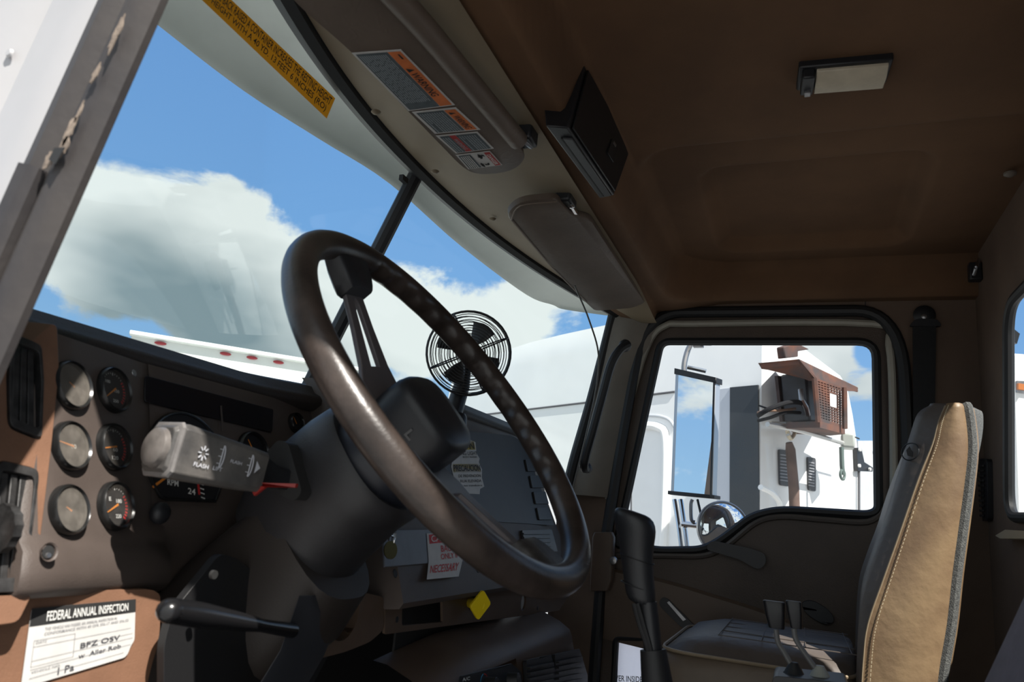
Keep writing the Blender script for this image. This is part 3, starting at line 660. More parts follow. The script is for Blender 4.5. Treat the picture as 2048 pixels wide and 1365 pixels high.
# ================================================================== DASHBOARD
# left gauge plane G and right panel plane R
GP, GN = V((0, .74, 1.04)), V((0, -.95, .31)).normalized()
RP, RN = V((0, .63, 1.076)), V((0, -.95, .31)).normalized()
PHI = radians(14)
def rotz(v, a): return V((v.x * cos(a) - v.y * sin(a), v.x * sin(a) + v.y * cos(a), v.z))
GNR = rotz(GN, PHI); GPR = V((-.69, .74, 1.04))
def gc(px, py, k=0): return at(px, py, GP + GN * k, GN)
def gp(px, py, k=0): return at(px, py, GPR + GNR * k, GNR)
def rp(px, py, k=0): return at(px, py, RP + RN * k, RN)
db = thing('dashboard', 'brown truck dashboard with round gauges, black vents and warning stickers', 'dashboard', (0, .72, .8))
def lerp_tab(tab, x):
    if x <= tab[0][0]: return tab[0][1:]
    for a, b in zip(tab, tab[1:]):
        if x <= b[0]:
            t = (x - a[0]) / (b[0] - a[0]); t = t * t * (3 - 2 * t); return [p * (1 - t) + q * t for p, q in zip(a[1:], b[1:])]
    return tab[-1][1:]
lip = [(-.95, .762, 1.100), (-.42, .760, 1.100), (-.22, .725, 1.106), (.02, .665, 1.140), (.13, .658, 1.150), (.42, .660, 1.150), (.60, .705, 1.125), (.78, .72, 1.085), (.93, .70, 1.04)]
rows = []
for i in range(75):
    x = -.93 + 1.84 * i / 74; y, z = lerp_tab(lip, x)
    yf = min(1.04, wbot(max(-.9, min(.9, x))).y + .03)
    rows.append([V((x, y + .012, z - .022)), V((x, y, z - .012)), V((x, y - .001, z - .004)), V((x, y + .004, z + .003)), V((x, y + .016, z + .008)), V((x, y + .024, z + .019)), V((x, y + .06, z + .026)), V((x, (y + yf) / 2 + .02, z + .012)), V((x, max(yf, y + .09), min(z, 1.06)))])
MB().grid(rows).build('dash_top', M_dasht, db, angle=50)
MB().box((0, .79, .42), (1.86, .012, .80)).build('footwell_shade_sheet', mat('footwell_shade_black', (.012, .011, .011), .8), db)  # added black sheet: covers a bright patch, stands in for footwell shade
# left gauge panel
prof = [(.755, 1.088), (.748, 1.070), (.7395, 1.040), (.715, .962), (.690, .884), (.684, .875), (.676, .868), (.671, .852), (.668, .838), (.676, .828), (.72, .822)]
x0 = gp(100, 700, .012).x
xs = [x0 - .004 + (gp(332, 960, .012).x - x0) * i / 5 for i in range(6)]
def yr(x): return tan_phi * (x - GPR.x)
tan_phi = math.tan(PHI)
xlb, xrt = gp(48, 1165, .012).x, xs[-1]
def gcol(t):
    x = x0 + (xrt - x0) * t; dz = ay(48 + 262 * t, 1176 - 10 * t, .668 - .012 + yr(x)).z - .838; o = []
    for i, (y, z) in enumerate(prof[:-1]):
        xl = x + (xlb - x0) * (1 - t) * max(0, min(1, (1.088 - z) / .25)); o.append(V((xl, y - .012 + yr(xl), z + dz * sst(1.04, .87, z) if False else z + dz * max(0, min(1, (1.04 - z) / .17)))))
    return o + [V((x, .74, .822 + dz))]
rows = [[p + V((-.007, .004, 0)) for p in gcol(0)]] + [gcol(i / 5) for i in range(6)]
side = [p + V((.010, .026, 0)) for p in rows[-1][:-1]] + [rows[-1][-1] + V((.01, .03, 0))]
left = [p + V((-.004, .030, 0)) for p in rows[0][:-1]] + [rows[0][-1] + V((-.008, .02, 0))]
gpan = MB().grid([left] + rows + [side]).build('gauge_panel', M_dash, db, angle=50)
# centre cluster panel, set a little deeper
prof2 = [(.757, 1.088), (.750, 1.070), (.7415, 1.040), (.717, .962), (.703, .915), (.705, .900), (.72, .86), (.75, .82), (.80, .80)]
rows = [[V((x, y, z)) for y, z in prof2] for x in [-.62, -.50, -.40, -.30, -.2]]
MB().grid(rows).build('cluster_panel', M_dash, db, angle=50)
# recessed display window
q = [gc(288, 752, .0), gc(545, 820, .0), gc(542, 866, .0), gc(287, 805, .0)]
MB().prism(rounded(q, .004, 3), GN * .002).build('display_window', mat('display_black', (.010, .010, .013), .25), db, bevel=.0006)
MB().prism([gc(440, 812, .003), gc(443, 812, .003), gc(447, 862, .003), gc(444, 862, .003)], GN * .0006).build('display_divider', M_dash, db)
# hood brow line above the gauges
def circ(c, n, r, k=32, ph=0):
    u, v_, n = frame(n); return [c + (u * cos(2 * pi * i / k + ph) + v_ * sin(2 * pi * i / k + ph)) * r for i in range(k)]
def gauge(cx, cy, hr, label, needle, lens, marks='', ticks=True, scale=.95, k0=.012):
    fn_, GN = (gp, GNR) if k0 else (gc, globals()['GN'])
    c = fn_(cx, cy, k0); r = (fn_(cx, cy - hr, k0) - fn_(cx, cy + hr, k0)).length / 2 * scale
    u, v_, n = frame(GN)
    if u.x < 0: u = -u; v_ = -v_
    if v_.z < 0: v_ = -v_
    g = MB().lathe([(r * .92, .0005), (r * .9, .0012)], c, GN, 36).build('gauge', M_face, db)
    if label: lab(g, label)
    MB().lathe([(r * .84, .001), (r * .86, .006), (r * .93, .0075), (r, .005), (r * 1.02, 0), (r * 1.02, -.002)], c, GN, 40).add([], [])
    b = MB(); secs = []
    for rr, h in [(r * .84, .001), (r * .86, .0055), (r * .93, .0075), (r * 1.0, .005), (r * 1.02, -.001)]: secs.append(circ(c + GN * h, GN, rr, 40))
    b.grid(secs, cu=True).build('bezel', M_bez, g)
    if ticks:
        t = MB()
        for i in range(25):
            a = radians(225 - i * 270 / 24); l = .12 if i % 6 == 0 else .06; w_ = .02 if i % 6 == 0 else .012
            d = u * cos(a) + v_ * sin(a); s = u * -sin(a) + v_ * cos(a)
            if i < 17: t.add([c + GN * .0016 + d * r * .76 + s * r * w_, c + GN * .0016 + d * r * .76 - s * r * w_, c + GN * .0016 + d * r * (.76 - l) - s * r * w_, c + GN * .0016 + d * r * (.76 - l) + s * r * w_], [(0, 1, 2, 3)])
        t.build('scale', M_white, g, smooth=False)
        t = MB()
        for i in range(17, 25):
            a = radians(225 - i * 270 / 24); d = u * cos(a) + v_ * sin(a); s = u * -sin(a) + v_ * cos(a)
            t.add([c + GN * .0016 + d * r * .76 + s * r * .035, c + GN * .0016 + d * r * .76 - s * r * .035, c + GN * .0016 + d * r * .62 - s * r * .035, c + GN * .0016 + d * r * .62 + s * r * .035], [(0, 1, 2, 3)])
        t.build('red_zone', M_red, g, smooth=False)
    if marks:
        t = MB()
        for (s_, uu, vv, ww, hh) in marks:
            o_ = c + GN * .0017 + u * r * uu + v_ * r * vv; Q = Quad(o_ + v_ * r * hh, o_ + u * r * ww + v_ * r * hh, o_ + u * r * ww, o_, 0)
            Q.text(t, s_, 0, 0, 1, 1)
        t.build('numbers', M_white, g, smooth=False)
    if needle is None: needle = 150; nl = .0
    else: nl = .66
    a = radians(needle); d = u * cos(a) + v_ * sin(a); s = u * -sin(a) + v_ * cos(a)
    MB().prism([c + GN * .0022 - d * r * .12 + s * r * .04, c + GN * .0022 - d * r * .12 - s * r * .04, c + GN * .0022 + d * r * (nl or .2) - s * r * .015, c + GN * .0022 + d * r * (nl or .2) + s * r * .015], GN * .0006).build('needle', M_org, g)
    if lens: MB().poly(circ(c + GN * .005, GN, r * .865, 36)).build('lens', lens, g)
    return g
gauge(141, 772, 50, 'top left dusty round gauge', None, M_lens, ticks=False)
gauge(225, 781, 46, 'top right gauge with red scale and white numbers', 215, M_clean, [('100', -.5, .25, .3, .14), ('150', .05, -.1, .3, .14), ('250', -.1, -.55, .35, .14)])
gauge(139, 893, 51, 'middle left dusty gauge lit by the sun', 170, M_lens, [('60', .0, -.1, .3, .18)], ticks=False)
gauge(226, 895, 48, 'middle right gauge with glinting lens', 190, M_clean, [('60', -.1, -.2, .3, .16), ('120', -.2, -.55, .4, .16)])
gauge(135, 1021, 53, 'bottom left dust covered gauge', None, M_lens, ticks=False)
gauge(229, 1013, 51, 'bottom right gauge with orange pointer and red zone', 205, M_clean, [('E', -.4, .2, .14, .16), ('180', .05, .12, .34, .16), ('220', -.05, -.5, .34, .16)])
gauge(590, 847, 20, 'small dark gauge beyond the steering column', 120, None, ticks=False, k0=0)
gauge(505, 905, 42, 'dark gauge half hidden behind the steering column', 120, None, ticks=False, k0=0)
# rev counter with its flat lower edge
c = gc(372, 925, .002); u, v_, n = frame(GN); u = u if u.x > 0 else -u; v_ = v_ if v_.z > 0 else -v_
r = (gc(300, 925) - gc(372, 925)).length * 1.12
ol = []
for i in range(22):
    a = radians(20 + i * 200 / 21); ol.append(c + (u * cos(a) + v_ * sin(a)) * r)
ol += [gc(318, 995, .002), gc(330, 1000, .002), gc(428, 1004, .002), gc(438, 975, .002)]
tch = MB().prism(ol, GN * .002).build('rev_counter', M_face, db); lab(tch, 'large rev counter with orange needle half hidden by the stalk')
b = MB().tube([p + GN * .002 for p in ol], .0022, 8, closed=True).build('bezel', M_bez, tch)
t = MB(); Quad(gc(335, 958, .0045), gc(357, 962, .0045), gc(357, 974, .0045), gc(335, 970, .0045), 0).text(t, 'RPM', 0, 0, 1, 1); Quad(gc(376, 976, .0045), gc(391, 979, .0045), gc(391, 991, .0045), gc(376, 988, .0045), 0).text(t, '24', 0, 0, 1, 1)
Quad(gc(336, 949, .0045), gc(352, 952, .0045), gc(352, 957, .0045), gc(336, 954, .0045), 0).text(t, 'x100', 0, 0, 1, 1)
for i in range(5): t.prism([gc(398 + i, 958 + 9 * i, .0044), gc(406 + i, 961 + 9 * i, .0044), gc(406 + i, 963 + 9 * i, .0044), gc(398 + i, 960 + 9 * i, .0044)], GN * .0002)
t.build('numbers', M_white, tch, smooth=False)
MB().prism([gc(393, 958, .0044), gc(397, 960, .0044), gc(401, 990, .0044), gc(397, 990, .0044)], GN * .0003).build('red_zone', M_red, tch)
MB().prism([gc(304, 973, .0044), gc(331, 953, .0044), gc(333, 957, .0044), gc(307, 977, .0044)], GN * .0006).build('needle', M_org, tch)
# knob and screw recesses
MB().ball(gc(320, 1027, .014), (.013, .010, .013)).build('round_knob', M_blk, db)
for p_ in ((97, 1105), (325, 1120)):
    c = gp(*p_, .024) if p_[0] < 200 else at(*p_, (0, .705, .90), (0, -1, .15)); n2_ = (GN + V((0, 0, -.1))).normalized()
    s = MB(); s.grid([circ(c + n2_ * .0015, n2_, .0085, 20), circ(c + n2_ * .0005, n2_, .0072, 20), circ(c - n2_ * .004, n2_, .0062, 20)], cu=True).build('screw_recess', M_dash, db)
    MB().lathe([(.001, .001), (.006, .0008)], c - n2_ * .001, n2_, 16).build('dark_hole', M_blkp, db)
    MB().lathe([(.0022, .002), (.003, 0)], c + V((0, 0, -.003)), n2_, 10).build('screw', M_steel, db)
MB().lathe([(.004, .0015), (.005, 0)], gp(267, 747, .012), GNR, 12).build('screw', M_steel, db)
# scuff on the lower lip
c = at(120, 1145, (0, .667, .85), (0, -1, .12)); s = MB()
for k in range(26):
    a = c + V((random.gauss(0, .010), -.0012, random.gauss(0, .0025))); s.prism([a, a + V((random.uniform(.001, .005), 0, random.uniform(-.0006, .0006))), a + V((random.uniform(.001, .004), 0, .0012))], (0, -.0002, 0))
s.build('scuff', mat('scuff', (.3, .27, .25), .8), db)
# tan-orange end panel with two vents
def ep(px, py, k=0): return at(px, py, V((0, .712, 1.04)) + GN * k, GN)
endo = [ep(100, 655), ep(104, 745), ep(88, 900), ep(66, 1075), ep(50, 1190), ep(20, 1250), ep(-60, 1260), ep(-60, 640)]
h1 = [ep(8, 668), ep(62, 690), ep(70, 745), ep(70, 790), ep(60, 893), ep(-2, 870), ep(-6, 760)]
h1 = [ep(8, 672), ep(66, 696), ep(71, 770), ep(66, 888), ep(0, 862), ep(-2, 760)]
h2 = [ep(-20, 925), ep(57, 943), ep(60, 960), ep(30, 1195), ep(-50, 1198), ep(-40, 1000)]
M_end = M_orange
MB().prism(rounded(endo, .006, 3), GN * .010, [rounded(h1, .008, 4), rounded(h2, .008, 4)]).build('end_panel', M_orange, db, bevel=.002)
def vent(hole, name, knob=None, lab_=None):
    c = sum(hole, V()) / len(hole); inn = [c + (p - c) * .97 for p in hole]; inn2 = [c + (p - c) * .80 for p in hole]
    vt = MB().prism(rounded(inn, .006, 4), GN * .013, [rounded(inn2, .004, 4)]).build(name, M_vent, db, bevel=.001)
    if lab_: lab(vt, lab_)
    MB().poly([p - GN * .02 for p in rounded(hole, .008, 4)]).build('dark_cavity', M_blkp, vt)
    qd_ = Quad(*(hole[0], hole[1], hole[3], hole[4]) if len(hole) == 6 else hole)
    t, s, b_, l = hole[0], hole[1], hole[3], hole[4]
    for k in range(3):
        f = .26 + .24 * k; a = t * (1 - f) + s * f; b2 = l * (1 - f) + b_ * f; a = a * .92 + b2 * .08; b2 = b2 * .93 + a * .07; w_ = (s - t).normalized() * .0065
        MB().prism([a - w_ * .5, a + w_ * .5, b2 + w_ * .5, b2 - w_ * .5], -GN * .016).build('vent_blade', M_vent, vt, bevel=.0008).location += GN * .008
    for k in range(5):
        f = .12 + .19 * k; a = t * (1 - f) + l * f; b2 = s * (1 - f) + b_ * f; a = a * .9 + b2 * .1; b2 = b2 * .9 + a * .1; w_ = (l - t).normalized() * .0022
        MB().prism([a - w_ * .5, a + w_ * .5, b2 + w_ * .5, b2 - w_ * .5], -GN * .008).build('cross_blade', M_vent, vt).location += -GN * .004
    return vt
vent(h1, 'air_vent', lab_='upper left air vent, half in sun')
vt = vent(h2, 'air_vent', lab_='lower left air vent with ribbed thumb wheel')
kc = ep(4, 1058, .012); kn = MB(); R_ = .022
for i in range(28):
    a = 2 * pi * i / 28; rr = R_ * (1.0 if i % 2 else .94); kn.v.append(kc + V((-.004, 0, 0)) + V((0, cos(a), sin(a))) * rr)
for i in range(28): kn.v.append(kn.v[i] + V((.008, 0, 0)))
kn.f = [tuple(range(27, -1, -1)), tuple(range(28, 56))] + [(i, (i + 1) % 28, (i + 1) % 28 + 28, i + 28) for i in range(28)]
kn.build('thumb_wheel', M_vent, vt)
# lower left tan panel with the inspection sticker
KY = at(180, 1200, (0, .655, .83), (0, -1, .1)).y
kp = lambda px, py, k=0: at(px, py, V((0, .652, .80)) + V((0, -k, 0)), (0, -1, .14))
ko = [kp(40, 1190), kp(180, 1181), kp(305, 1180), kp(321, 1190), kp(320, 1280), kp(300, 1340), kp(285, 1420), kp(-60, 1440), kp(-60, 1250), kp(20, 1240)]
kpn = MB().prism(rounded(ko, [.01, .01, .006, .006, .03, .02, .01, .01, .01, .02], 4), (0, .04, 0)).build('knee_panel', M_orange, db, bevel=.006, bseg=3)
q = Quad(kp(62, 1218, .0015), kp(270, 1199, .0015), kp(268, 1310, .0015), kp(40, 1378, .0015), .0006)
stp = [q.p(0, 0), q.p(1, 0), q.p(.995, .74), q.p(.97, .80), q.p(.955, .84), q.p(.93, .95), q.p(.90, 1.0), q.p(0, 1.0)]
ist = MB().prism(rounded(stp, .0025, 2), q.n * .0004).build('inspection_sticker', M_stick, kpn); lab(ist, 'white inspection sticker with black heading bar, corner torn')
m1 = MB(); m1.prism([q.p(0.0, 0, 2), q.p(1, 0, 2), q.p(1, .235, 2), q.p(0, .235, 2)], q.n * .0001); m1.build('heading_bar', M_blkp, ist)
m1 = MB(); q.text(m1, 'FEDERAL ANNUAL INSPECTION', .13, .055, .91, .19, 4); m1.build('heading_text', M_white, ist, smooth=False)
m1 = MB()
for v0, s_, a, b in [(.27, 'THIS VEHICLE HAS PASSED AN ANNUAL INSPECTION IN', .13, .80), (.335, 'CONFORMANCE WITH 49 CFR 396.17 AND 396.23', .13, .92)]: q.text(m1, s_, a, v0, b, v0 + .04, 3)
for (u0, u1, v0) in [(.05, .95, .50), (.50, .97, .60), (.05, .97, .68), (.05, .95, .79), (.05, .88, .90)]: q.rect(m1, u0, v0, u1, v0 + .006, 3)
for (u0, v0, u1, v1) in [(.05, .42, .054, .76), (.05, .42, .40, .426), (.40, .42, .404, .76), (.05, .755, .40, .76)]: q.rect(m1, u0, v0, u1, v1, 3)
q.text(m1, 'DATE', .07, .44, .16, .47, 3); q.text(m1, 'VEHICLE NO.', .06, .815, .3, .845, 3)
m1.build('form_lines', mat('form_grey', (.25, .25, .26), .7), ist, smooth=False)
m1 = MB(); q.text(m1, 'BFZ OSV', .46, .585, .84, .665, 3); q.text(m1, '1 Pa', .28, .86, .42, .96, 3); q.text(m1, 'w  Aller Rob', .45, .74, .85, .81, 3)
m1.build('handwriting', mat('ink', (.06, .06, .07), .6), ist, smooth=False)

# right panel
profR = [(.662, 1.138), (.653, 1.130), (.645, 1.120), (.6175, 1.038), (.5725, .902), (.5465, .824), (.540, .806), (.546, .797), (.60, .79)]
xs = [-.285, -.28, 0, .2, .40, .50, .60, .68, .72]; rows = []
for x in xs:
    dy = (.05 * max(0, x - .45) / .27) ** 1 if x > .45 else 0; dz = .045 * sst(.45, .72, x)
    rows.append([V((x, y + dy, z - (dz if i < 4 else 0))) for i, (y, z) in enumerate(profR)])
rows = [[V((-.29, y + .12, z)) for y, z in profR]] + rows + [[V((.74, y + .15, z - .03)) for y, z in profR]]
rpan = MB().grid(rows).build('centre_panel', M_dash, db, angle=50)
MB().prism(rounded([rp(690, 840, .001), rp(1022, 872, .001), rp(1046, 885, .001), rp(1108, 1052, .001), rp(760, 1030, .001)], .008, 3), RN * .0015).build('panel_insert', mat('insert_grey', (.030, .029, .031), .5, var=.1, vscale=30), db, bevel=.0008)
for k, (x, y) in enumerate([(1062, 932), (1071, 965), (1078, 997), (1085, 1029)]):
    MB().prism(rounded([rp(x - 14, y - 12, .003), rp(x + 10, y - 13, .003), rp(x + 17, y + 12, .003), rp(x - 9, y + 12, .003)], .003, 3), RN * .004).build('rocker_switch', M_blk, db, bevel=.001)
# yellow and white caution label, torn
q = Quad(rp(899, 880, .0026), rp(952, 880, .0026), rp(968, 990, .0026), rp(905, 992, .0026), .0004)
tp = [q.p(u, v) for u, v in [(.2, .0), (.78, .01), (.95, .05), (.93, .25), (1.02, .35), (.97, .42), (1.05, .55), (1.0, .7), (1.04, .86), (.88, .9), (.84, .99), (.35, .97), (.1, .8), (.0, .5)]]
cs = MB().prism(tp, q.n * .0004).build('caution_sticker', M_stick, db); lab(cs, 'torn yellow and white caution sticker beside the wheel hub')
m1 = MB(); q.rect(m1, .25, .03, .90, .19, 2); q.rect(m1, .05, .45, 1.0, .60, 2); m1.build('yellow_band', M_yelst, cs)
m1 = MB(); q.text(m1, 'ION', .38, .05, .86, .18, 4); q.text(m1, 'NG LIGHT', .35, .22, .95, .29, 3); q.text(m1, 'BODY RAISED', .4, .31, .92, .34, 3); q.text(m1, 'PRECAUCION', .06, .47, .98, .58, 4)
q.text(m1, 'DE PREVENCION', .20, .64, .96, .69, 3); q.text(m1, 'RUA ELEVADA', .25, .73, .96, .78, 3); q.text(m1, 'no conduzca', .35, .82, .96, .85, 3)
m1.build('lettering', M_blkp, cs, smooth=False)
# grey blue plate, key and red caution sticker
def pp(px, py, k=0): return rp(px, py, k)
MB().prism([pp(762, 1062, .002), pp(925, 1060, .002), pp(925, 1125, .002), pp(858, 1128, .002), pp(766, 1136, .002)], RN * .003).build('steel_plate', mat('plate_bluegrey', (.12, .13, .15), .45, var=.1, vscale=25), db, bevel=.0008)
q = Quad(pp(853, 1068, .0056), pp(918, 1062, .0056), pp(926, 1116, .0056), pp(857, 1124, .0056), .0004)
q2 = Quad(q.c[3], q.c[2], pp(917, 1154, .010), pp(853, 1160, .010), .0004)
cst = MB(); cst.grid([[q.p(0, 0), q.p(1, 0)], [q.p(0, 1), q.p(1, 1)], [q2.p(0, 1), q2.p(1, 1)]]); cs = cst.build('caution_sticker', M_stick, db, smooth=False); lab(cs, 'white sticker with red CAUTION heading and red lettering below the wheel')
m1 = MB(); q.rect(m1, .05, .05, .98, .38, 2); m1.build('red_band', M_red, cs)
m1 = MB(); q.text(m1, 'CAUTION', .1, .09, .98, .33, 4); m1.build('heading_text', M_white, cs, smooth=False)
m1 = MB(); q.text(m1, 'BACK', .36, .48, .76, .72, 3); q.text(m1, 'ONLY IF', .33, .78, .85, .98, 3); q2.text(m1, 'NECESSARY', .06, .25, .9, .68, 3); m1.build('lettering', M_red, cs, smooth=False)
for (x, y) in [(790, 1148), (955, 1140)]: MB().lathe([(.0005, .001), (.0055, .001), (.0065, 0)], rp(x, y, .001), RN, 14).build('screw_recess', M_blkp, db)
# small vent at the right end
vq = [rp(1040, 1062, .002), rp(1100, 1060, .002), rp(1112, 1105, .002), rp(1050, 1105, .002)]
rv = MB().prism(rounded(vq, .004, 3), RN * .005).build('air_vent', M_blk, db, bevel=.001); lab(rv, 'small dark vent seen through the lower right of the wheel')
for k in range(5):
    y = 1067 + 8 * k; MB().prism([rp(1045 + k, y, .007), rp(1098 + k, y, .007), rp(1098 + k, y + 3, .007), rp(1045 + k, y + 3, .007)], RN * .003).build('vent_blade', M_vent, rv)
# shelf panel under the right panel
sy = .572
def sp(px, py, k=0): return ay(px, py, sy - k)
so_ = [sp(770, 1193), sp(1100, 1165), sp(1140, 1190), sp(1118, 1222), sp(1085, 1227), sp(770, 1270)]
pocket = [sp(805, 1200), sp(885, 1194), sp(886, 1245), sp(804, 1252)]
hole1, hole2 = circ(sp(945, 1203), (0, -1, 0), .017, 20), circ(sp(1047, 1206), (0, -1, 0), .017, 20)
sh = MB().prism(rounded(so_, .004, 2), (0, .005, 0), [rounded(pocket, .004, 3), hole1, hole2]).build('shelf_panel', M_shelf, db, bevel=.0015)
MB().box(sp(920, 1222, -.05), (.50, .004, .11)).build('dark_backing', M_blkp, sh)
for (x, y) in [(795, 1208), (794, 1240), (1075, 1217)]: MB().lathe([(.0008, .0015), (.004, .001), (.005, 0)], sp(x, y, 0), (0, -1, 0), 10).build('screw', M_blk, sh)
yk = MB(); c = sp(962, 1211, .045); ku = V((.84, -.54, 0)); kk = [c + ku * (a * .0225) + V((0, 0, b * .0265)) for a, b in [(.1, 1), (1, .1), (-.1, -1), (-1, -.1)]]
ykb = MB().prism(rounded(kk, .006, 4), V((.0032, .005, 0))).build('air_supply_knob', mat('yellow_plastic', (.80, .60, .01), .4), sh, bevel=.0015); lab(ykb, 'yellow diamond shaped knob')
MB().tube([c + V((0, .003, 0)), sp(940, 1206, .0)], .0095, 14).build('knob_stem', MATS['yellow_plastic'], ykb)
# cup-holder moulding to the left of the shelf
co_ = [sp(610, 1190), sp(640, 1185), sp(700, 1180), sp(768, 1195), sp(768, 1260), sp(740, 1285), sp(690, 1305), sp(640, 1318), sp(615, 1310)]
ch_ = circ(sp(690, 1228), (0, -1, 0), .035, 28)
cm = MB().prism(rounded(co_, .01, 3), (0, .05, 0), [ch_]).build('cup_holder', M_shelf, db, bevel=.003)
MB().grid([ch_, [p + V((-.004, .07, -.004)) for p in ch_]], cu=True).poly([p + V((-.004, .07, -.004)) for p in ch_]).build('cup_well', M_shelf, cm)
MB().lathe([(.018, 0), (.018, -.04), (.016, -.04), (.016, -.01), (.001, -.01)], sp(690, 1238, -.02), (.4, -1, .1), 24).build('chrome_ring', M_steel, cm)

# climate console with vents
cc = thing('climate_console', 'brown climate control box with black vents below the dashboard', 'console', (.2, .53, .5))
profC = [(.60, .730), (.575, .728), (.530, .712), (.503, .696), (.497, .684), (.493, .668), (.478, .61), (.455, .50)]
rows = []
for x in [-.21, -.17, -.05, .1, .25, .40, .47]:
    k = .028 * (1 - sst(-.21, -.10, x)); q9 = 1 - sst(-.12, .04, x); rows.append([V((x, y + k * .8 + (.14 * q9 * (i - 3) / 2 if i > 4 else 0), (z - k * .9) if i <= 4 else (z + (.662 - z) * q9 - k * .9))) for i, (y, z) in enumerate(profC)])
rows.append([V((.505, y + .01, z - .008)) for y, z in profC]); rows.append([V((.515, y + .05, z - .02)) for y, z in profC]); rows.append([V((.515, .62, min(z, .72))) for y, z in profC])
MB().grid(rows).build('housing', M_shelf, cc, angle=60)
CN = V((0, -.968, .25)).normalized(); CP = V((0, .493, .668))
def cp(px, py, k=0): return at(px, py, CP + CN * k, CN)
MB().prism(rounded([cp(918, 1353, .001), cp(1020, 1328, .001), cp(1040, 1345, .001), cp(1050, 1420, .001), cp(915, 1420, .001)], .006, 3), CN * .003).build('control_plate', M_blk, cc, bevel=.001)
for (x, y) in [(973, 1372), (1018, 1362)]:
    kb = MB().lathe([(.001, .02), (.011, .02), (.012, .012), (.014, .0)], cp(x, y, .003), CN, 20).build('control_knob', M_blk, cc, bevel=.001)
t = MB(); cdl = cp(970, 1372, .0045)
u, v_, n = frame(CN); u = u if u.x > 0 else -u; v_ = v_ if v_.z > 0 else -v_
def arc(c, r0, r1, a0, a1, n=14):
    t = MB(); rows = [[c + (u * cos(radians(a)) + v_ * sin(radians(a))) * r for r in (r0, r1)] for a in [a0 + (a1 - a0) * i / n for i in range(n + 1)]]; return t.grid(rows)
arc(cdl, .017, .0185, 95, 190).build('blue_arc', mat('blue_print', (.05, .35, .6), .6), cc, smooth=False)
arc(cdl, .017, .0185, 20, 85).build('red_arc', M_red, cc, smooth=False)
t = MB(); Quad(cp(925, 1357, .0045), cp(940, 1354, .0045), cp(940, 1361, .0045), cp(925, 1364, .0045), 0).text(t, 'A/C', 0, 0, 1, 1); t.build('lettering', M_white, cc, smooth=False)
for (xa, ya, lb) in [(1045, 1322, 'left'), (1103, 1310, 'right')]:
    v = [cp(xa, ya, .002), cp(xa + 50, ya - 11, .002), cp(xa + 66, ya + 42, .002), cp(xa + 66, ya + 90, .002), cp(xa + 6, ya + 100, .002), cp(xa, ya + 50, .002)]
    vt = MB().prism(rounded([v[0], v[1], v[2], v[3], v[4]], .004, 3), CN * .008).build('air_vent', M_blk, cc, bevel=.002); lab(vt, lb + ' one of the two square black vents')
    for k in range(6):
        y = ya + 14 + 11 * k; MB().prism([cp(xa + 8, y, .010), cp(xa + 56, y - 10, .010), cp(xa + 57, y - 6, .010), cp(xa + 9, y + 4, .010)], CN * .007).build('vent_blade', M_vent, vt)
MB().lathe([(.001, .002), (.005, .002), (.006, 0)], V((-.222, .575, .668)), (-.5, -1, .2), 12).build('screw', M_blk, cc)
# key with tag
kt = thing('key', 'ignition key with round brass tag hanging below the steering column', 'key', rp(781, 1100, .03))
MB().lathe([(.001, .0008), (.0125, .0008), (.0125, -.0008), (.001, -.0008)], rp(781, 1101, .03), (-.3, -1, .15), 24).build('tag', mat('brass_tag', (.12, .09, .03), .35, .8), kt)
MB().tube(circ(rp(783, 1081, .03), (1, -.3, 0), .006, 14), .0009, 6, closed=True).build('ring', M_metal, kt)
MB().prism([rp(786, 1068, .032), rp(794, 1066, .032), rp(793, 1078, .03), rp(786, 1086, .03)], (0, .002, 0)).build('blade', M_metal, kt)

# ================================================================== STEERING
WC = V((-.476, .404, 1.076)); TIL, YAW = .898, -.042
wn_ = V((sin(YAW) * sin(TIL), -sin(TIL) * cos(YAW), cos(TIL))); wu = V((cos(YAW), sin(YAW), 0)); ww = wn_.cross(wu)
R0, r0 = .2500, .0180
def wpt(a, r, h=0): return WC + (wu * cos(a) + ww * sin(a)) * r + wn_ * h
def wang(px, py):
    p = at(px, py, WC, wn_) - WC; return atan2(p.dot(ww), p.dot(wu))
sw = thing('steering_wheel', 'large two spoke steering wheel with worn dark brown rim, upper left catching the sun', 'steering wheel', WC)
A1 = wang(690, 500); A2 = wang(1125, 1165)
aG0 = wang(745, 545); aG1 = wang(1120, 1000)     # finger grips on the inner edge between these
NR, NS = 288, 20; secs = []
def angin(a, a0, a1):
    d = (a0 - a1) % (2 * pi); t = (a0 - a) % (2 * pi); return t / d if t <= d else -1
for i in range(NR):
    a = 2 * pi * i / NR; t = angin(a, aG0, aG1); row = []
    sc_ = 0
    if 0 <= t <= 1: sc_ = (.0052 * (1 - cos(2 * pi * t * 13)) / 2 - .0008) * sst(0, .04, t) * (1 - sst(.93, 1, t))
    for k in range(NS):
        b = 2 * pi * k / NS; rr = r0 * (1 + .06 * abs(sin(b)))
        if cos(b) < 0: rr -= sc_ * cos(b) ** 2
        row.append(WC + (wu * cos(a) + ww * sin(a)) * (R0 + rr * cos(b)) + wn_ * rr * sin(b) * 1.0)
    secs.append(row)
MB().grid(secs, cu=True, cv=True).build('rim', M_wheel, sw)
HB = -.070
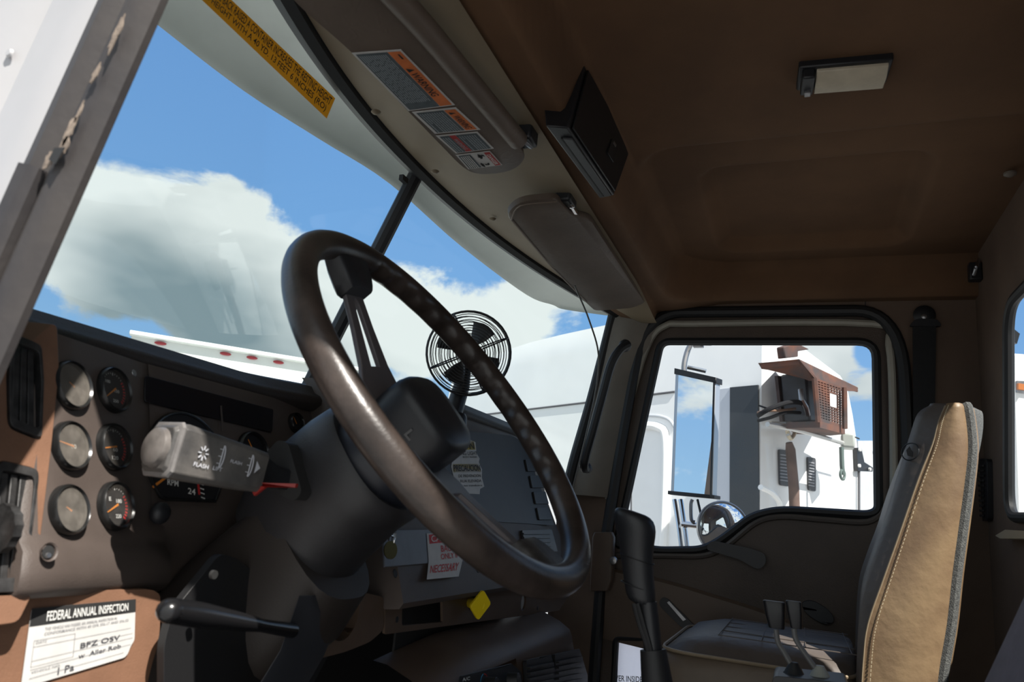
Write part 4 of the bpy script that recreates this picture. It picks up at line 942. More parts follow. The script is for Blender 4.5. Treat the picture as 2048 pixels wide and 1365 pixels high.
for A in (A1, A2):
    d = wu * cos(A) + ww * sin(A); s = wu * -sin(A) + ww * cos(A)
    def spt(r, w, h): return WC + d * r + s * w + wn_ * h
    # plate: wide at the hub, narrowing to the rim, with a long slot
    hz = lambda r: HB + (.058) * max(0, min(1, (r - .05) / .18))
    out = [(.03, .054), (.075, .050), (.10, .038), (.15, .028), (.20, .0225), (.215, .022)]
    th = .007
    L_ = []
    for (r, w) in out: L_.append((r, w))
    # strips left and right of the slot
    sl0, sl1 = .098, .188
    def sw_(r): return 0.0125 * (1 - .55 * (r - sl0) / (sl1 - sl0))
    def width(r):
        for (ra, wa), (rb, wb) in zip(out, out[1:]):
            if ra <= r <= rb: return wa + (wb - wa) * (r - ra) / (rb - ra)
        return out[-1][1]
    outer = [spt(r, width(r), hz(r)) for r in [.03, .05, .075, .088, .10, .125, .15, .175, .2, .22]] + [spt(r, -width(r), hz(r)) for r in [.22, .2, .175, .15, .125, .10, .088, .075, .05, .03]]
    hole = [spt(r, sw_(r), hz(r)) for r in [.098, .12, .14, .16, .18]] + [spt(.188, 0, hz(.188))] + [spt(r, -sw_(r), hz(r)) for r in [.18, .16, .14, .12, .098]]
    mb = MB(); mb.prism(outer, wn_ * -th, [hole]); sp_ = mb.build('spoke', M_spoke, sw, bevel=.0015)
    bo = []
    for (r, w, h0, h1) in [(.190, .028, -.030, -.008), (.196, .031, -.031, -.005), (.205, .035, -.028, -.002), (.225, .038, -.022, .004), (.242, .050, -.010, .008), (.250, .056, -.006, .006)]:
        bo.append([spt(r, w, h0), spt(r, w * 1.0, h1 - .005), spt(r, w * .85, h1), spt(r, -w * .85, h1), spt(r, -w, h1 - .005), spt(r, -w, h0), spt(r, -w * .85, h0 - .004), spt(r, w * .85, h0 - .004)])
    MB().loft(bo).build('spoke_boot', M_blk if A == A1 else mat('boot_worn', (.05, .045, .042), .5, var=.4, vscale=40, bump=.5, bscale=90), sw, angle=50)
# hub and horn pad
hd_ = wu * cos(A1) + ww * sin(A1)
def superc(c, r, n, k=40, p=3.2, n_=None, rot=0):
    out = []
    for i in range(k):
        a = 2 * pi * i / k; ca, sa = cos(a), sin(a); q_ = (abs(ca) ** p + abs(sa) ** p) ** (-1 / p)
        u_ = hd_; v2_ = wn_.cross(hd_); out.append(c + (u_ * ca + v2_ * sa) * r * q_)
    return out
HO = -.021
secs = [superc(WC + wn_ * (h + HO), r * .95, None) for r, h in [(.050, -.064), (.058, -.062), (.0605, -.052), (.062, -.030), (.061, -.008), (.058, .001), (.052, .006), (.030, .009), (.004, .010)]]
hub = MB().loft(secs).build('horn_pad', M_blk, sw, angle=45)
eo, ei = circ(WC + wn_ * .0095, wn_, .019, 32), circ(WC + wn_ * .0100, wn_, .0165, 32)
em = MB().tube(circ(WC + wn_ * (.0075 + HO), wn_, .016, 32), .0011, 6, closed=True)
em.build('emblem_ring', mat('emblem_grey', (.06, .06, .062), .3), hub)
# raised running dog shape kept plain: body, legs, head in low relief
bd = MB(); e_u = -wn_.cross(hd_); e_v = hd_
sh_ = [(-.010, .002), (-.006, .005), (.003, .005), (.007, .010), (.012, .008), (.010, .003), (.008, -.002), (.009, -.010), (.005, -.010), (.003, -.003), (-.004, -.003), (-.006, -.010), (-.010, -.010), (-.009, -.003)]
bd.prism([WC + wn_ * (.0075 + HO) + e_u * a * 1.1 + e_v * b * 1.1 for a, b in sh_], wn_ * .0012); bd.build('emblem_relief', MATS['emblem_grey'], hub)
for (a, h) in [(2.2, -.03), (3.6, -.03)]:
    pass
lk = MB(); d3 = (wu * cos(A2 - 1.15) + ww * sin(A2 - 1.15)); s3 = wn_.cross(d3)
lk.prism([WC + d3 * .0590 + s3 * a + wn_ * (b + HO) for a, b in [(-.008, -.030), (.008, -.030), (.008, -.027), (-.005, -.027), (-.005, -.018), (-.008, -.018)]], d3 * .002); lk.build('release_mark', MATS['emblem_grey'], hub)
# steering column
scn = thing('steering_column', 'dark steering column shroud behind the wheel with its control stalks', 'steering column', WC - wn_ * .4)
cu_, cv_ = V((1, 0, 0)), (-wn_).cross(V((1, 0, 0))).normalized()
if cv_.z < 0: cv_ = -cv_
def sect(k, hw, hu, hd2, p=2.6, n=36, ox=0):
    c = WC - wn_ * k + V((ox, 0, 0)); out = []
    for i in range(n):
        a = 2 * pi * i / n; ca, sa = cos(a), sin(a); q_ = (abs(ca) ** p + abs(sa) ** p) ** (-1 / p)
        out.append(c + cu_ * ca * hw * q_ + cv_ * sa * (hu if sa > 0 else hd2) * q_)
    return out
MB().loft([sect(.080, .040, .04, .04, 2), sect(.085, .058, .058, .058, 2), (sect(.12, .070, .070, .070, 2)), sect(.15, .072, .072, .072, 2)]).build('boot', mat('boot_blueblack', (.018, .020, .028), .4), scn)
shr = MB().loft([sect(.125, .070, .070, .07), sect(.120, .077, .078, .078), sect(.128, .082, .084, .085), sect(.16, .083, .088, .082), sect(.22, .082, .088, .090), sect(.27, .078, .078, .105), sect(.30, .07, .06, .11)]).build('shroud', mat('shroud_plastic', (.028, .027, .029), .45, var=.15, vscale=12, bump=.15, bscale=500), scn, angle=50)
low = MB().loft([sect(.24, .078, .03, .125, 3), sect(.30, .080, .03, .15, 3), sect(.38, .078, .03, .15, 3), sect(.46, .070, .02, .13, 3), sect(.60, .06, .01, .10, 3)]).build('lower_shroud', mat('lower_shroud_plastic', (.030, .024, .021), .5, bump=.15, bscale=500), scn, angle=50)
# stalk slot on the left flank: raised black plate, its inner shade as colour
c = ax(578, 955, WC.x - .082)
MB().prism(rounded([ax(530, 908, -.572), ax(556, 880, -.572), ax(576, 886, -.572), ax(604, 985, -.572), ax(590, 1003, -.572), ax(560, 992, -.572)], .006, 3), (.02, 0, 0)).build('stalk_slot_shade', M_blkp, scn)
# turn signal stalk
sA = ax(600, 968, -.545); sB = ax(322, 897, -.725)
sdv = (sA - sB); sl_ = sdv.length; sdn = sdv.normalized(); sup = V((0, 0, 1)) - sdn * sdn.z; sup.normalize(); sfr = sdn.cross(sup)
if sfr.dot(CAM - sB) < 0: sfr = -sfr
def oct_(t, h, d, c=.2): 
    P = sB + sdv * t; o = []
    for a, b in [(-1, 1 - c), (-1 + c, 1), (1 - c, 1), (1, 1 - c), (1, -1 + c), (1 - c, -1), (-1 + c, -1), (-1, -1 + c)]: o.append(P + sfr * a * d + sup * b * h)
    return o
stk = MB().loft([oct_(-.02, .021, .020), oct_(.02, .0265, .024), oct_(.06, .0275, .025), oct_(.50, .0235, .022), oct_(.63, .022, .020)]).build('signal_stalk', mat('stalk_worn', (.055, .053, .052), .5, col2=(.13, .12, .11), vscale=16, bump=.3, bscale=120), scn, angle=30, bevel=.001)
lab(stk, 'thick worn stalk with white headlamp symbols')
MB().loft([oct_(.63, .020, .018), oct_(.68, .016, .014), oct_(.76, .012, .011), oct_(1.06, .011, .010)]).build('neck', M_blk, stk, angle=50)
MB().loft([oct_(.000, .0245, .0225), oct_(.008, .0272, .0248), oct_(.022, .0280, .0255), oct_(.032, .0272, .0248)]).build('end_collar', mat('collar_worn', (.20, .19, .185), .35, var=.2, vscale=50), stk, angle=30)
ec = sB - sdn * .006
MB().lathe([(.001, .006), (.016, .005), (.019, .003), (.0205, -.002), (.0205, -.01)], ec, -sdn, 28).build('end_button', mat('end_cap_grey', (.16, .145, .135), .35, var=.25, vscale=40), stk)
def sface(t, v, k=0): return sB + sdv * t + sfr * (.0252 - .005 * max(0, t - .06) + k) + sup * v
q = Quad(sface(.10, .017), sface(.60, .017), sface(.60, -.017), sface(.10, -.017), .0006); m1 = MB()
def symbol_lamp(m_, u, v, s):
    ptz = [q.p(u + s * .1 * cos(a) * .55, v + s * .55 * sin(a), 2) for a in [pi / 2 + pi * 0 - pi * i / 10 for i in range(11)]]
    for p1_, p2_ in zip(ptz, ptz[1:]): m_.tube([p1_, p2_], .0006, 4)
    m_.tube([ptz[0], ptz[-1]], .0006, 4)
    for j in (-1, 0, 1): m_.tube([q.p(u - s * .02, v + j * s * .35, 2), q.p(u - s * .07, v + j * s * .35, 2)], .0005, 4)
for i in range(8):
    a = 2 * pi * i / 8; m1.tube([q.p(.13 + .028 * cos(a), .42 + .10 * sin(a), 2), q.p(.13 + .065 * cos(a), .42 + .22 * sin(a), 2)], .0007, 4)
symbol_lamp(m1, .37, .38, .62); symbol_lamp(m1, .78, .42, .62)
m1.add([q.p(.86, .22, 2), q.p(.93, .42, 2), q.p(.86, .62, 2)], [(0, 1, 2)])
q.text(m1, 'FLASH', .05, .72, .24, .84, 2); q.text(m1, 'LIFT', .30, .70, .42, .82, 2); q.text(m1, 'FLASH', .50, .38, .66, .48, 2)
m1.build('symbols', mat('stalk_print', (.55, .56, .6), .6), stk, smooth=False)
# red hazard tab
MB().prism([ax(496, 968, -.62), ax(520, 966, -.62), ax(592, 968, -.60), ax(590, 976, -.60), ax(530, 975, -.62), ax(508, 992, -.62)], (.004, 0, 0)).build('hazard_tab', mat('red_plastic', (.30, .02, .015), .4), scn)
# lower lever and brackets
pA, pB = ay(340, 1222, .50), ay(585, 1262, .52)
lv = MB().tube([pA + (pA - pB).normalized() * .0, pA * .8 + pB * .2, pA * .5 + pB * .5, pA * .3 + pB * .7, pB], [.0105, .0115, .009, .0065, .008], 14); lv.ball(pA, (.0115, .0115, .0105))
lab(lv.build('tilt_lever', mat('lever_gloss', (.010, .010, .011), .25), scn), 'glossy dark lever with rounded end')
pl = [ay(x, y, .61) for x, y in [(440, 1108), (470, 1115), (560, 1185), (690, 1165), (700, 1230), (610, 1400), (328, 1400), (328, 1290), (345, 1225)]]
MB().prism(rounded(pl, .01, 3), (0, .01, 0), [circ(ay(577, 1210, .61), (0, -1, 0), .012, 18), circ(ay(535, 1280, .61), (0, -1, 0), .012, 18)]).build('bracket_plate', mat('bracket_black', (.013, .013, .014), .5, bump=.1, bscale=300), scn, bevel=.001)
fl = [[ay(x, y, yy) for x, y, yy in r] for r in [[(598, 1190, .52), (672, 1188, .54), (684, 1220, .54), (610, 1226, .52)], [(560, 1300, .53), (640, 1290, .55), (650, 1310, .55), (572, 1322, .53)], [(480, 1430, .54), (560, 1430, .56), (575, 1440, .56), (490, 1440, .54)]]]
MB().loft(fl).build('bracket_rail', mat('rail_blue', (.030, .032, .038), .4), scn, bevel=.002)
MB().lathe([(.0045, .002), (.0045, -.002)], ay(427, 1150, .564), (0, -1, 0), 12).build('bolt_hole', M_blkp, scn)

# dash fan
FC = ad_(938, 707, 1.30); fn = (CAM - FC).normalized(); fn = (fn + V((.10, -.05, 0))).normalized()
fan = thing('dash_fan', 'black wire cage fan standing on the dashboard behind the wheel', 'fan', ad_(925, 825, 1.30))
Rf = 84 / F * 1.30; cg = MB(); u, v_, n = frame(fn)
def fc(r, h, k=40): return [FC + fn * h + (u * cos(2 * pi * i / k) + v_ * sin(2 * pi * i / k)) * r for i in range(k)]
for i in range(11):
    r = Rf * (1 - .066 * i); h = .024 * sqrt(max(0, 1 - (r / Rf) ** 2.4)) + .004; cg.tube(fc(r, h), .0009, 5, closed=True)
for i in range(6):
    r = Rf * (1 - .11 * i); h = -.012 - .024 * sqrt(max(0, 1 - (r / Rf) ** 2.4)); cg.tube(fc(r, h), .0009, 5, closed=True)
cg.tube(fc(Rf, .0), .0022, 6, closed=True); cg.tube(fc(Rf, -.01), .0022, 6, closed=True)
for i in range(4):
    a = 2 * pi * i / 4 + .5; d = u * cos(a) + v_ * sin(a); cg.tube(catmull([FC + d * Rf + fn * -.01, FC + d * Rf + fn * .004, FC + d * Rf * .8 + fn * .020, FC + d * Rf * .3 + fn * .030], 4), .0014, 5)
    cg.tube(catmull([FC + d * Rf + fn * -.01, FC + d * Rf * .8 + fn * -.03, FC + d * Rf * .1 + fn * -.04], 4), .0014, 5)
cage = cg.build('cage', M_blk, fan)
MB().lathe([(.001, .034), (.015, .033), (.017, .030), (.016, .028)], FC, fn, 20).build('centre_badge', M_blk, cage)
for i in range(4):
    a0 = 2 * pi * i / 4 + 1.15; rows = []
    for j in range(7):
        r = .012 + (Rf * .80 - .012) * j / 6; wdt = .20 + .30 * sst(0, .5, j / 6); rr = []
        for k in range(6):
            a = a0 + wdt * (k / 5 - .5) * 1.5; rr.append(FC + (u * cos(a) + v_ * sin(a)) * r * (1 - .10 * abs(k / 5 - .5) * (j / 6)) + fn * (.010 - .020 * k / 5))
        rows.append(rr)
    o = MB().grid(rows).build('blade', mat('fan_blade', (.045, .045, .045), .35), fan); md = o.modifiers.new('s', 'SOLIDIFY'); md.thickness = .0015
MB().lathe([(.020, .0), (.022, -.03), (.018, -.045), (.004, -.047)], FC, fn, 20).build('motor', M_blk, fan)
b0 = ad_(920, 818, 1.30); 
MB().tube([FC - fn * .035 + V((0, 0, -.02)), FC - fn * .035 + (b0 - FC) * .6, b0 + V((0, .015, -.02))], [.010, .015, .017], 14).build('stand', M_blk, fan)
MB().lathe([(.024, .012), (.028, .006), (.03, -.02)], b0 + V((0, .015, -.02)), (0, 0, 1), 20).build('base', M_blk, fan)
# ================================================================== SEATS AND LEVERS
M_seat = mat('seat_leather_tan', (.20, .125, .07), .48, col2=(.30, .20, .11), vscale=9, bump=.7, bscale=45)
M_seatd = mat('seat_leather_front', (.115, .092, .078), .5, var=.1, vscale=12, bump=.3, bscale=60, kind='leather')
M_cloth = mat('seat_grey_cloth', (.16, .16, .15), .95, col2=(.07, .07, .07), vscale=300, bump=1, bscale=500)
ps = thing('passenger_seat', 'tan and brown leather passenger seat with worn bolster in sunlight', 'seat', (.5, 0, .2))
SX = .27
seam = catmull([ax(x, y, SX) for x, y in [(1892, 812), (1878, 845), (1866, 890), (1838, 960), (1800, 1070), (1768, 1160), (1737, 1250), (1728, 1320), (1722, 1420)]], 4)
rear = catmull([ax(x, y, SX) for x, y in [(1928, 813), (1934, 850), (1937, 900), (1930, 970), (1918, 1060), (1906, 1150), (1895, 1250), (1880, 1340), (1872, 1420)]], 4)
front = catmull([ax(x, y, SX + .05) for x, y in [(1858, 812), (1835, 828), (1820, 870), (1795, 950), (1768, 1040), (1742, 1110), (1722, 1180), (1714, 1300), (1714, 1420)]], 4)
nS = len(seam); rows = []
for i in range(nS):
    s, r, f_ = seam[i], rear[i], front[i]; t = i / (nS - 1); q = .30 + .70 * sst(0, .45, t)
    side = [r + V((.03, -.022, -.0)), r + V((.010, -.008, 0)), r, r * .7 + s * .3 + V((-.012, 0, 0)), r * .35 + s * .65 + V((-.012, 0, 0)), s]
    fr = [s * .5 + f_ * .5 + V((-.004, .006, 0)), f_, f_ + V((.05 * q, -.018, 0)), f_ + V((.12 * q, -.05, 0)), f_ + V((.24 * q, -.06, 0)), f_ + V((.30 * q, -.028, 0)), f_ + V((.36 * q, -.020, 0)), f_ + V((.41 * q, -.05, 0)), V((s.x + .46 * q, (s.y + r.y) / 2, s.z)), V((r.x + .44 * q, r.y - .01, r.z))]
    rows.append(side + fr)
# top closure: rise the first ring
c0_ = sum(rows[0], V()) / len(rows[0]); top_ = [p * .93 + c0_ * .07 + V((0, 0, .005)) for p in rows[0]]
cap = [sum(rows[0], V()) / len(rows[0]) + V((0, 0, .014))] * len(rows[0])
allr = [top_] + rows
bk = MB().grid([[r[k] for k in range(0, 6)] for r in allr]).build('side_bolster', M_seat, ps, angle=80)
fb = MB().grid([[r[k] for k in range(5, 16)] for r in allr]); fb.poly(list(reversed(top_)))
fb = fb.build('backrest_front', M_seatd, ps, angle=70)
# stitched seam and cloth edge, headrest badge
MB().tube([p + V((-.001, 0.001, 0)) for p in seam], .0016, 6).build('seam_piping', mat('piping_tan', (.30, .23, .15), .5), bk)
stt = MB(); sm2 = [s * .90 + r * .10 + V((-.0065, 0, 0)) for s, r in zip(seam, rear)]
for a, b in zip(sm2, sm2[1:]):
    for k in range(3): p = a + (b - a) * (k / 3); stt.tube([p, a + (b - a) * (k / 3 + .2)], .0009, 4)
stt.build('stitching', mat('thread', (.55, .45, .3), .7), bk)
MB().tube([p + V((.006, -.006, 0)) for p in [top_[2] * .5 + rear[0] * .5] + rear], .0095, 8).build('cloth_edge', M_cloth, ps)
bcK = MB().grid([[r[15], (r[15] + r[0]) / 2 + V((0, -.03, 0)), r[0]] for r in allr]).build('back_cover', M_cloth, ps)
bc = ax(1822, 905, SX + .022); bn_ = V((-.75, .62, .2)).normalized()
MB().tube(circ(bc + bn_ * .003, bn_, .017, 24), .0012, 6, closed=True).build('badge_ring', M_blk, fb)
MB().prism([bc + bn_ * .003 + V((0, a, b)) for a, b in [(.0, .010), (.006, .002), (.004, -.008), (-.004, -.010), (-.005, .0), (-.002, .004)]], bn_ * .001).build('badge_mark', M_blk, fb)
# cushion
def rrsec(z, gx, gy, x0=.265, x1=.74, y0=-.10, y1=.27, r=.07):
    return rounded([V((x0 + gx, y0, z)), V((x1 - gx, y0, z)), V((x1 - gx, y1 - gy, z)), V((x0 + gx, y1 - gy, z))], r, 5)
cush = MB().loft([rrsec(.50, .0, .03), rrsec(.62, -.01, .0), rrsec(.685, -.008, -.005), rrsec(.712, .006, .012)]).build('cushion', mat('cushion_leather', (.16, .12, .085), .5, var=.1, vscale=10, bump=.3, bscale=30, kind='crease'), ps, angle=60)
MB().tube([p + V((0, 0, .002)) for p in rrsec(.712, .004, .010)], .0035, 6, closed=True).build('cushion_piping', MATS['piping_tan'], cush)
secs = [rrsec(.712, .012, .018), rrsec(.732, .03, .04), rrsec(.748, .07, .09), rrsec(.753, .14, .16)]
cti = MB().loft(secs).build('cushion_top', M_seatd, ps, angle=80)
mbq = MB()
for k in range(5): mbq.tube([V((.30 + .08 * k, .15, .7525)), V((.30 + .08 * k, -.1, .7525))], .0011, 5)
for k in range(4): mbq.tube([V((.30, .15 - .08 * k, .7525)), V((.64, .15 - .08 * k, .7525))], .0011, 5)
mbq.build('quilting', M_seatd, cti)
MB().loft([rrsec(.22, .06, .06), rrsec(.50, .03, .04)]).build('pedestal', M_blk, ps)

# driver seat edge at the lower right
ds = thing('driver_seat', 'grey driver seat backrest, only its edge showing at the lower right corner', 'seat', (-.48, -.25, .2))
fa, fb_ = ax(2048, 1165, -.30), ax(1955, 1365, -.30); dv = (fb_ - fa); dt = V((0, dv.y, dv.z)).normalized()
t0 = fa - dt * .10; t1 = fa + dt * .45
M_ds = mat('driver_seat_cloth', (.15, .13, .15), .85, var=.1, vscale=30, bump=.3, bscale=300)
secs = []
for t, gx, gy in [(0, .06, -.02), (.05, .02, .0), (.2, .0, 0), (.6, .0, 0), (1, 0, 0)]:
    p = t0 * (1 - t) + t1 * t; secs.append(rounded([V((-.68 + gx, p.y + .0, p.z)), V((-.30 - gx, p.y, p.z)), V((-.30 - gx, p.y - .13 - gy, p.z - .01)), V((-.68 + gx, p.y - .13 - gy, p.z - .01))], .03, 4))
MB().loft(secs).build('backrest', M_ds, ds, angle=60)
MB().loft([rounded([V((-.70, -.2, z)), V((-.26, -.2, z)), V((-.26, .18, z)), V((-.70, .18, z))], .05, 4) for z in (.42, .50)]).build('cushion', M_ds, ds, bevel=.01)
MB().loft([rounded([V((-.62, -.16, z)), V((-.34, -.16, z)), V((-.34, .12, z)), V((-.62, .12, z))], .04, 4) for z in (0, .42)]).build('pedestal', M_blk, ds)

# gear shift
gs = thing('gear_shift', 'black gear shift lever with tall grip in front of the passenger door', 'gear lever', (-.22, .28, .0))
GX = -.25
gt = [(1266, 1022), (1268, 1030), (1270, 1050), (1270, 1075), (1272, 1100), (1275, 1140), (1280, 1180), (1283, 1215)]
hwid = [30, 44, 47, 42, 37, 35, 34, 33]
secs = []
for (x, y), h in zip(gt, hwid):
    c = ax(x, y, GX); a = ax(x + h, y, GX); rw = (a - c).length * .93
    tip = V((0, .012, .010)) if y < 1060 else V()
    secs.append([c + V((cos(2 * pi * k / 24) * rw * .75, sin(2 * pi * k / 24) * rw, sin(2 * pi * k / 24) * rw * .22)) for k in range(24)])
kn_ = MB().loft(secs).build('grip', M_blk, gs, sub=1, angle=80)
for y, h in ((1118, 37), (1173, 35)):
    c = ax(1274, y, GX); rw = (ax(1274 + h, y, GX) - c).length * .935
    MB().tube([c + V((cos(2 * pi * k / 24) * rw * .75, sin(2 * pi * k / 24) * rw, sin(2 * pi * k / 24) * rw * .22)) for k in range(24)], .0008, 5, closed=True).build('grip_ring', M_rub, kn_)
MB().tube([ax(1296, 1205, GX), ax(1305, 1290, GX), ax(1312, 1370, GX), V((-.24, .20, .35)), V((-.24, .2, .02))], [.012, .012, .014, .018, .02], 12).build('lever', M_blk, gs)
for (x0_, x1_, x2_) in ((1268, 1279, 1297), (1275, 1287, 1302)):
    MB().tube(catmull([ax(x0_, 1208, GX - .01), ax(x1_, 1250, GX - .012), ax(x2_, 1305, GX - .012), ax(x2_ + 6, 1370, GX - .01)], 5), .0032, 8).build('air_hose', M_rub, gs)
MB().tube([ax(1306, 1300, GX), ax(1318, 1400, GX)], [.017, .022], 14).build('boot', M_rub, gs)
# twin levers
LX = .0
for i, (hx, tpath, bx_, by_) in enumerate([((1530, 1569), [(1552, 1260), (1556, 1285), (1568, 1305), (1585, 1335)], 1588, 1345), ((1574, 1604), [(1588, 1258), (1592, 1280), (1610, 1308), (1636, 1345)], 1640, 1352)]):
    lx = LX + .0 * i
    lt_ = thing('control_lever', 'left of the two black handled control levers between the seats' if i == 0 else 'right of the two black handled control levers, over the pale boot', 'lever', ax(bx_, 1420, lx))
    a, b = hx; c0 = ax((a + b) / 2 - 2, 1203, lx); c1 = ax((a + b) / 2 + 4, 1258, lx); w0 = (ax(b, 1203, lx) - ax(a, 1203, lx)).length / 2 * (1.12 if i == 0 else 1.05)
    sx = []
    for t, k_ in ((0, .92), (.03, 1.0), (.5, .9), (.95, .74), (1, .68)):
        p = c0 * (1 - t) + c1 * t; sx.append(rounded([p + V((s1 * w0 * k_ * .45, s2 * w0 * k_, 0)) for s1, s2 in ((-1, -1), (1, -1), (1, 1), (-1, 1))], w0 * .35, 3))
    MB().loft(sx).build('handle', mat('lever_handle', (.012, .012, .014), .4), lt_)
    MB().tube(catmull([ax(x, y, lx) for x, y in tpath], 6) + [ax(bx_, by_ + 60, lx)], .0042, 10).build('rod', mat('grey_rod', (.16, .16, .16), .45), lt_)
    c = ax(bx_, by_, lx)
    MB().lathe([(.006, .018), (.011, .010), (.014, .004), (.020, -.004), (.023, -.012)], c + V((0, 0, -.004)), (0, 0, 1), 20).build('boot', M_rub if i == 0 else mat('pale_boot', (.33, .34, .30), .5), lt_)
tw = MB().prism(rounded([ax(1545, 1352, LX - .04), ax(1640, 1362, LX - .04), ax(1700, 1368, LX - .04), ax(1700, 1450, LX - .04), ax(1540, 1450, LX - .04)], .008, 3), (.09, 0, 0)).build('lever_console', mat('console_grey', (.035, .035, .037), .4), bevel=.004)
tag(tw, 'dark console box that carries the two control levers', 'console')

# ================================================================== OUTSIDE
struct(MB().box((0, 0, -1.2), (120, 120, .1)).build('floor', mat('asphalt', (.27, .265, .255), .9, var=.2, vscale=3, bump=.3, bscale=60)))
# mirrors on the passenger door
MX = 1.25
mr_ = thing('wing_mirror', 'tall rectangular wing mirror outside the passenger window reflecting sky', 'mirror', ax(1390, 870, MX))
mA, mB_, mC, mD = ax(1351, 742, MX + .01), ax(1431, 760, MX - .06), ax(1424, 998, MX - .06), ax(1341, 990, MX + .01)
mn = (mB_ - mA).cross(mD - mA).normalized(); mn = mn if mn.dot(CAM - mA) > 0 else -mn
MB().prism([mA, mB_, mC, mD], -mn * .03).build('housing', mat('mirror_housing', (.55, .57, .6), .3, .6), mr_, bevel=.003)
mc_ = (mA + mB_ + mC + mD) / 4
qm = Quad(mA, mB_, mC, mD, .001)
MB().prism([qm.p(.09, .03, 1), qm.p(.96, .03, 1), qm.p(.96, .975, 1), qm.p(.09, .975, 1)], mn * .001).build('mirror_glass', mat('mirror', (.90, .93, .95), .01, 1), mr_)
for (a, b, v0, v1) in ((-.02, 1.03, -.02, .03), (-.06, 1.06, .97, 1.0)):
    MB().prism([qm.p(a, v0, 4), qm.p(b, v0, 4), qm.p(b, v1, 4), qm.p(a, v1, 4)], -mn * .04).build('end_trim', M_blk, mr_, bevel=.002)
MB().prism([qm.p(.96, .02, 2), qm.p(1.0, .02, 2), qm.p(1.0, .98, 2), qm.p(.96, .98, 2)], mn * .002).build('edge_strip', M_blk, mr_)
def bar(pts, r, name, m, par): return MB().tube(catmull([ax(*p) for p in pts], 5), r, 8).build(name, m, par)
bar([(1372, 765, 1.28), (1368, 735, 1.28), (1376, 700, 1.29), (1392, 670, 1.30), (1398, 630, 1.31)], .010, 'arm', M_steel, mr_)
bar([(1375, 735, 1.24), (1390, 738, 1.24), (1412, 743, 1.24)], .007, 'clamp', M_metal, mr_)
MB().box(ax(1397, 692, 1.28), (.02, .035, .012)).build('bracket', M_steel, mr_); MB().box(ax(1414, 688, 1.27), (.02, .03, .010)).build('bracket', M_steel, mr_)
MB().box(ax(1455, 684, 1.27), (.02, .03, .008)).build('bracket', M_steel, mr_)
bar([(1385, 1000, 1.22), (1382, 1010, 1.22), (1383, 1040, 1.21), (1390, 1045, 1.21)], .006, 'rod', M_steel, mr_)
bar([(1395, 1000, 1.22), (1402, 1030, 1.20), (1408, 1060, 1.19)], .004, 'strut', M_blk, mr_)
for x0_, x1_ in ((1349, 1364), (1361, 1376)): bar([(x0_, 1000, 1.26), ((x0_ + x1_) / 2, 1050, 1.24), (x1_, 1110, 1.22)], .008, 'chrome_leg', M_metal, mr_)
bar([(1365, 1049, 1.23), (1400, 1053, 1.21)], .010, 'cross_tube', M_metal, mr_)
MB().tube([ax(1370, 1108, 1.22), V((1.10, .34, .80)), V((.975, .34, .74))], .012, 8).build('mount_foot', M_metal, mr_)
MB().tube([ax(1398, 632, 1.31), V((1.2, .36, 1.66)), V((.98, .36, 1.66))], .010, 8).build('upper_arm', M_steel, mr_)
cm_ = thing('convex_mirror', 'round convex mirror beside the lower corner of the passenger window', 'mirror', ax(1440, 1050, 1.18))
c = ax(1448, 1058, 1.18); n_ = V((-1, -.55, .10)).normalized(); r_ = .088
MB().lathe([(.001, .020), (.03, .018), (.055, .012), (.075, .004), (.080, 0)], c, n_, 40).build('mirror_glass', MATS['mirror'], cm_)
MB().lathe([(.080, .0), (.083, .003), (.087, .0), (.087, -.012), (.06, -.03), (.01, -.035)], c, n_, 40).build('shell', mat('mirror_shell', (.35, .36, .38), .35, .5), cm_)

# sleeper truck parked alongside
TC = V((5.712, .333, 0)); TS = V((.45, .89, 0)).normalized(); TU = V((.89, -.45, 0)).normalized()
def ts(px, py, k=0): return at(px, py, TC - TU * k, TU)            # on its side
def tb(px, py, k=0): return at(px, py, TC - TS * k, TS)            # on its rear wall
tk = thing('sleeper_truck', 'white sleeper cab truck parked alongside, sunlit rear wall and smooth pale side', 'truck', TC + TS * 2 + V((0, 0, -1.15)))
roof_px = [(900, 760), (960, 724), (1000, 702), (1060, 683), (1120, 668), (1180, 655), (1225, 645), (1350, 628), (1450, 610), (1510, 600)]
pr = [ts(*p) for p in roof_px]
bo_px = [(1521, 600), (1540, 618), (1560, 642), (1598, 690), (1640, 722), (1680, 752), (1694, 775), (1705, 830), (1714, 890), (1718, 1000)]
bo = [tb(*p) for p in bo_px]; z_ref = bo[0].z; uo = [((p - TC).dot(TU), p.z - z_ref) for p in bo]
secs = []
for p in pr + [TC + V((0, 0, z_ref))]:
    b = V((p.x, p.y, -.6)); sec = [b, V((p.x, p.y, p.z - .30)), V((p.x, p.y, p.z - .12)) + TU * .02]
    sec += [V((p.x, p.y, p.z + dz)) + TU * (u_ + (.08 if i == 0 else 0)) for i, (u_, dz) in enumerate(uo)] + [b + TU * uo[-1][0]]
    secs.append(sec)
MB().grid(secs).poly(secs[-1]).build('sleeper_body', M_wpaint, tk, angle=50)
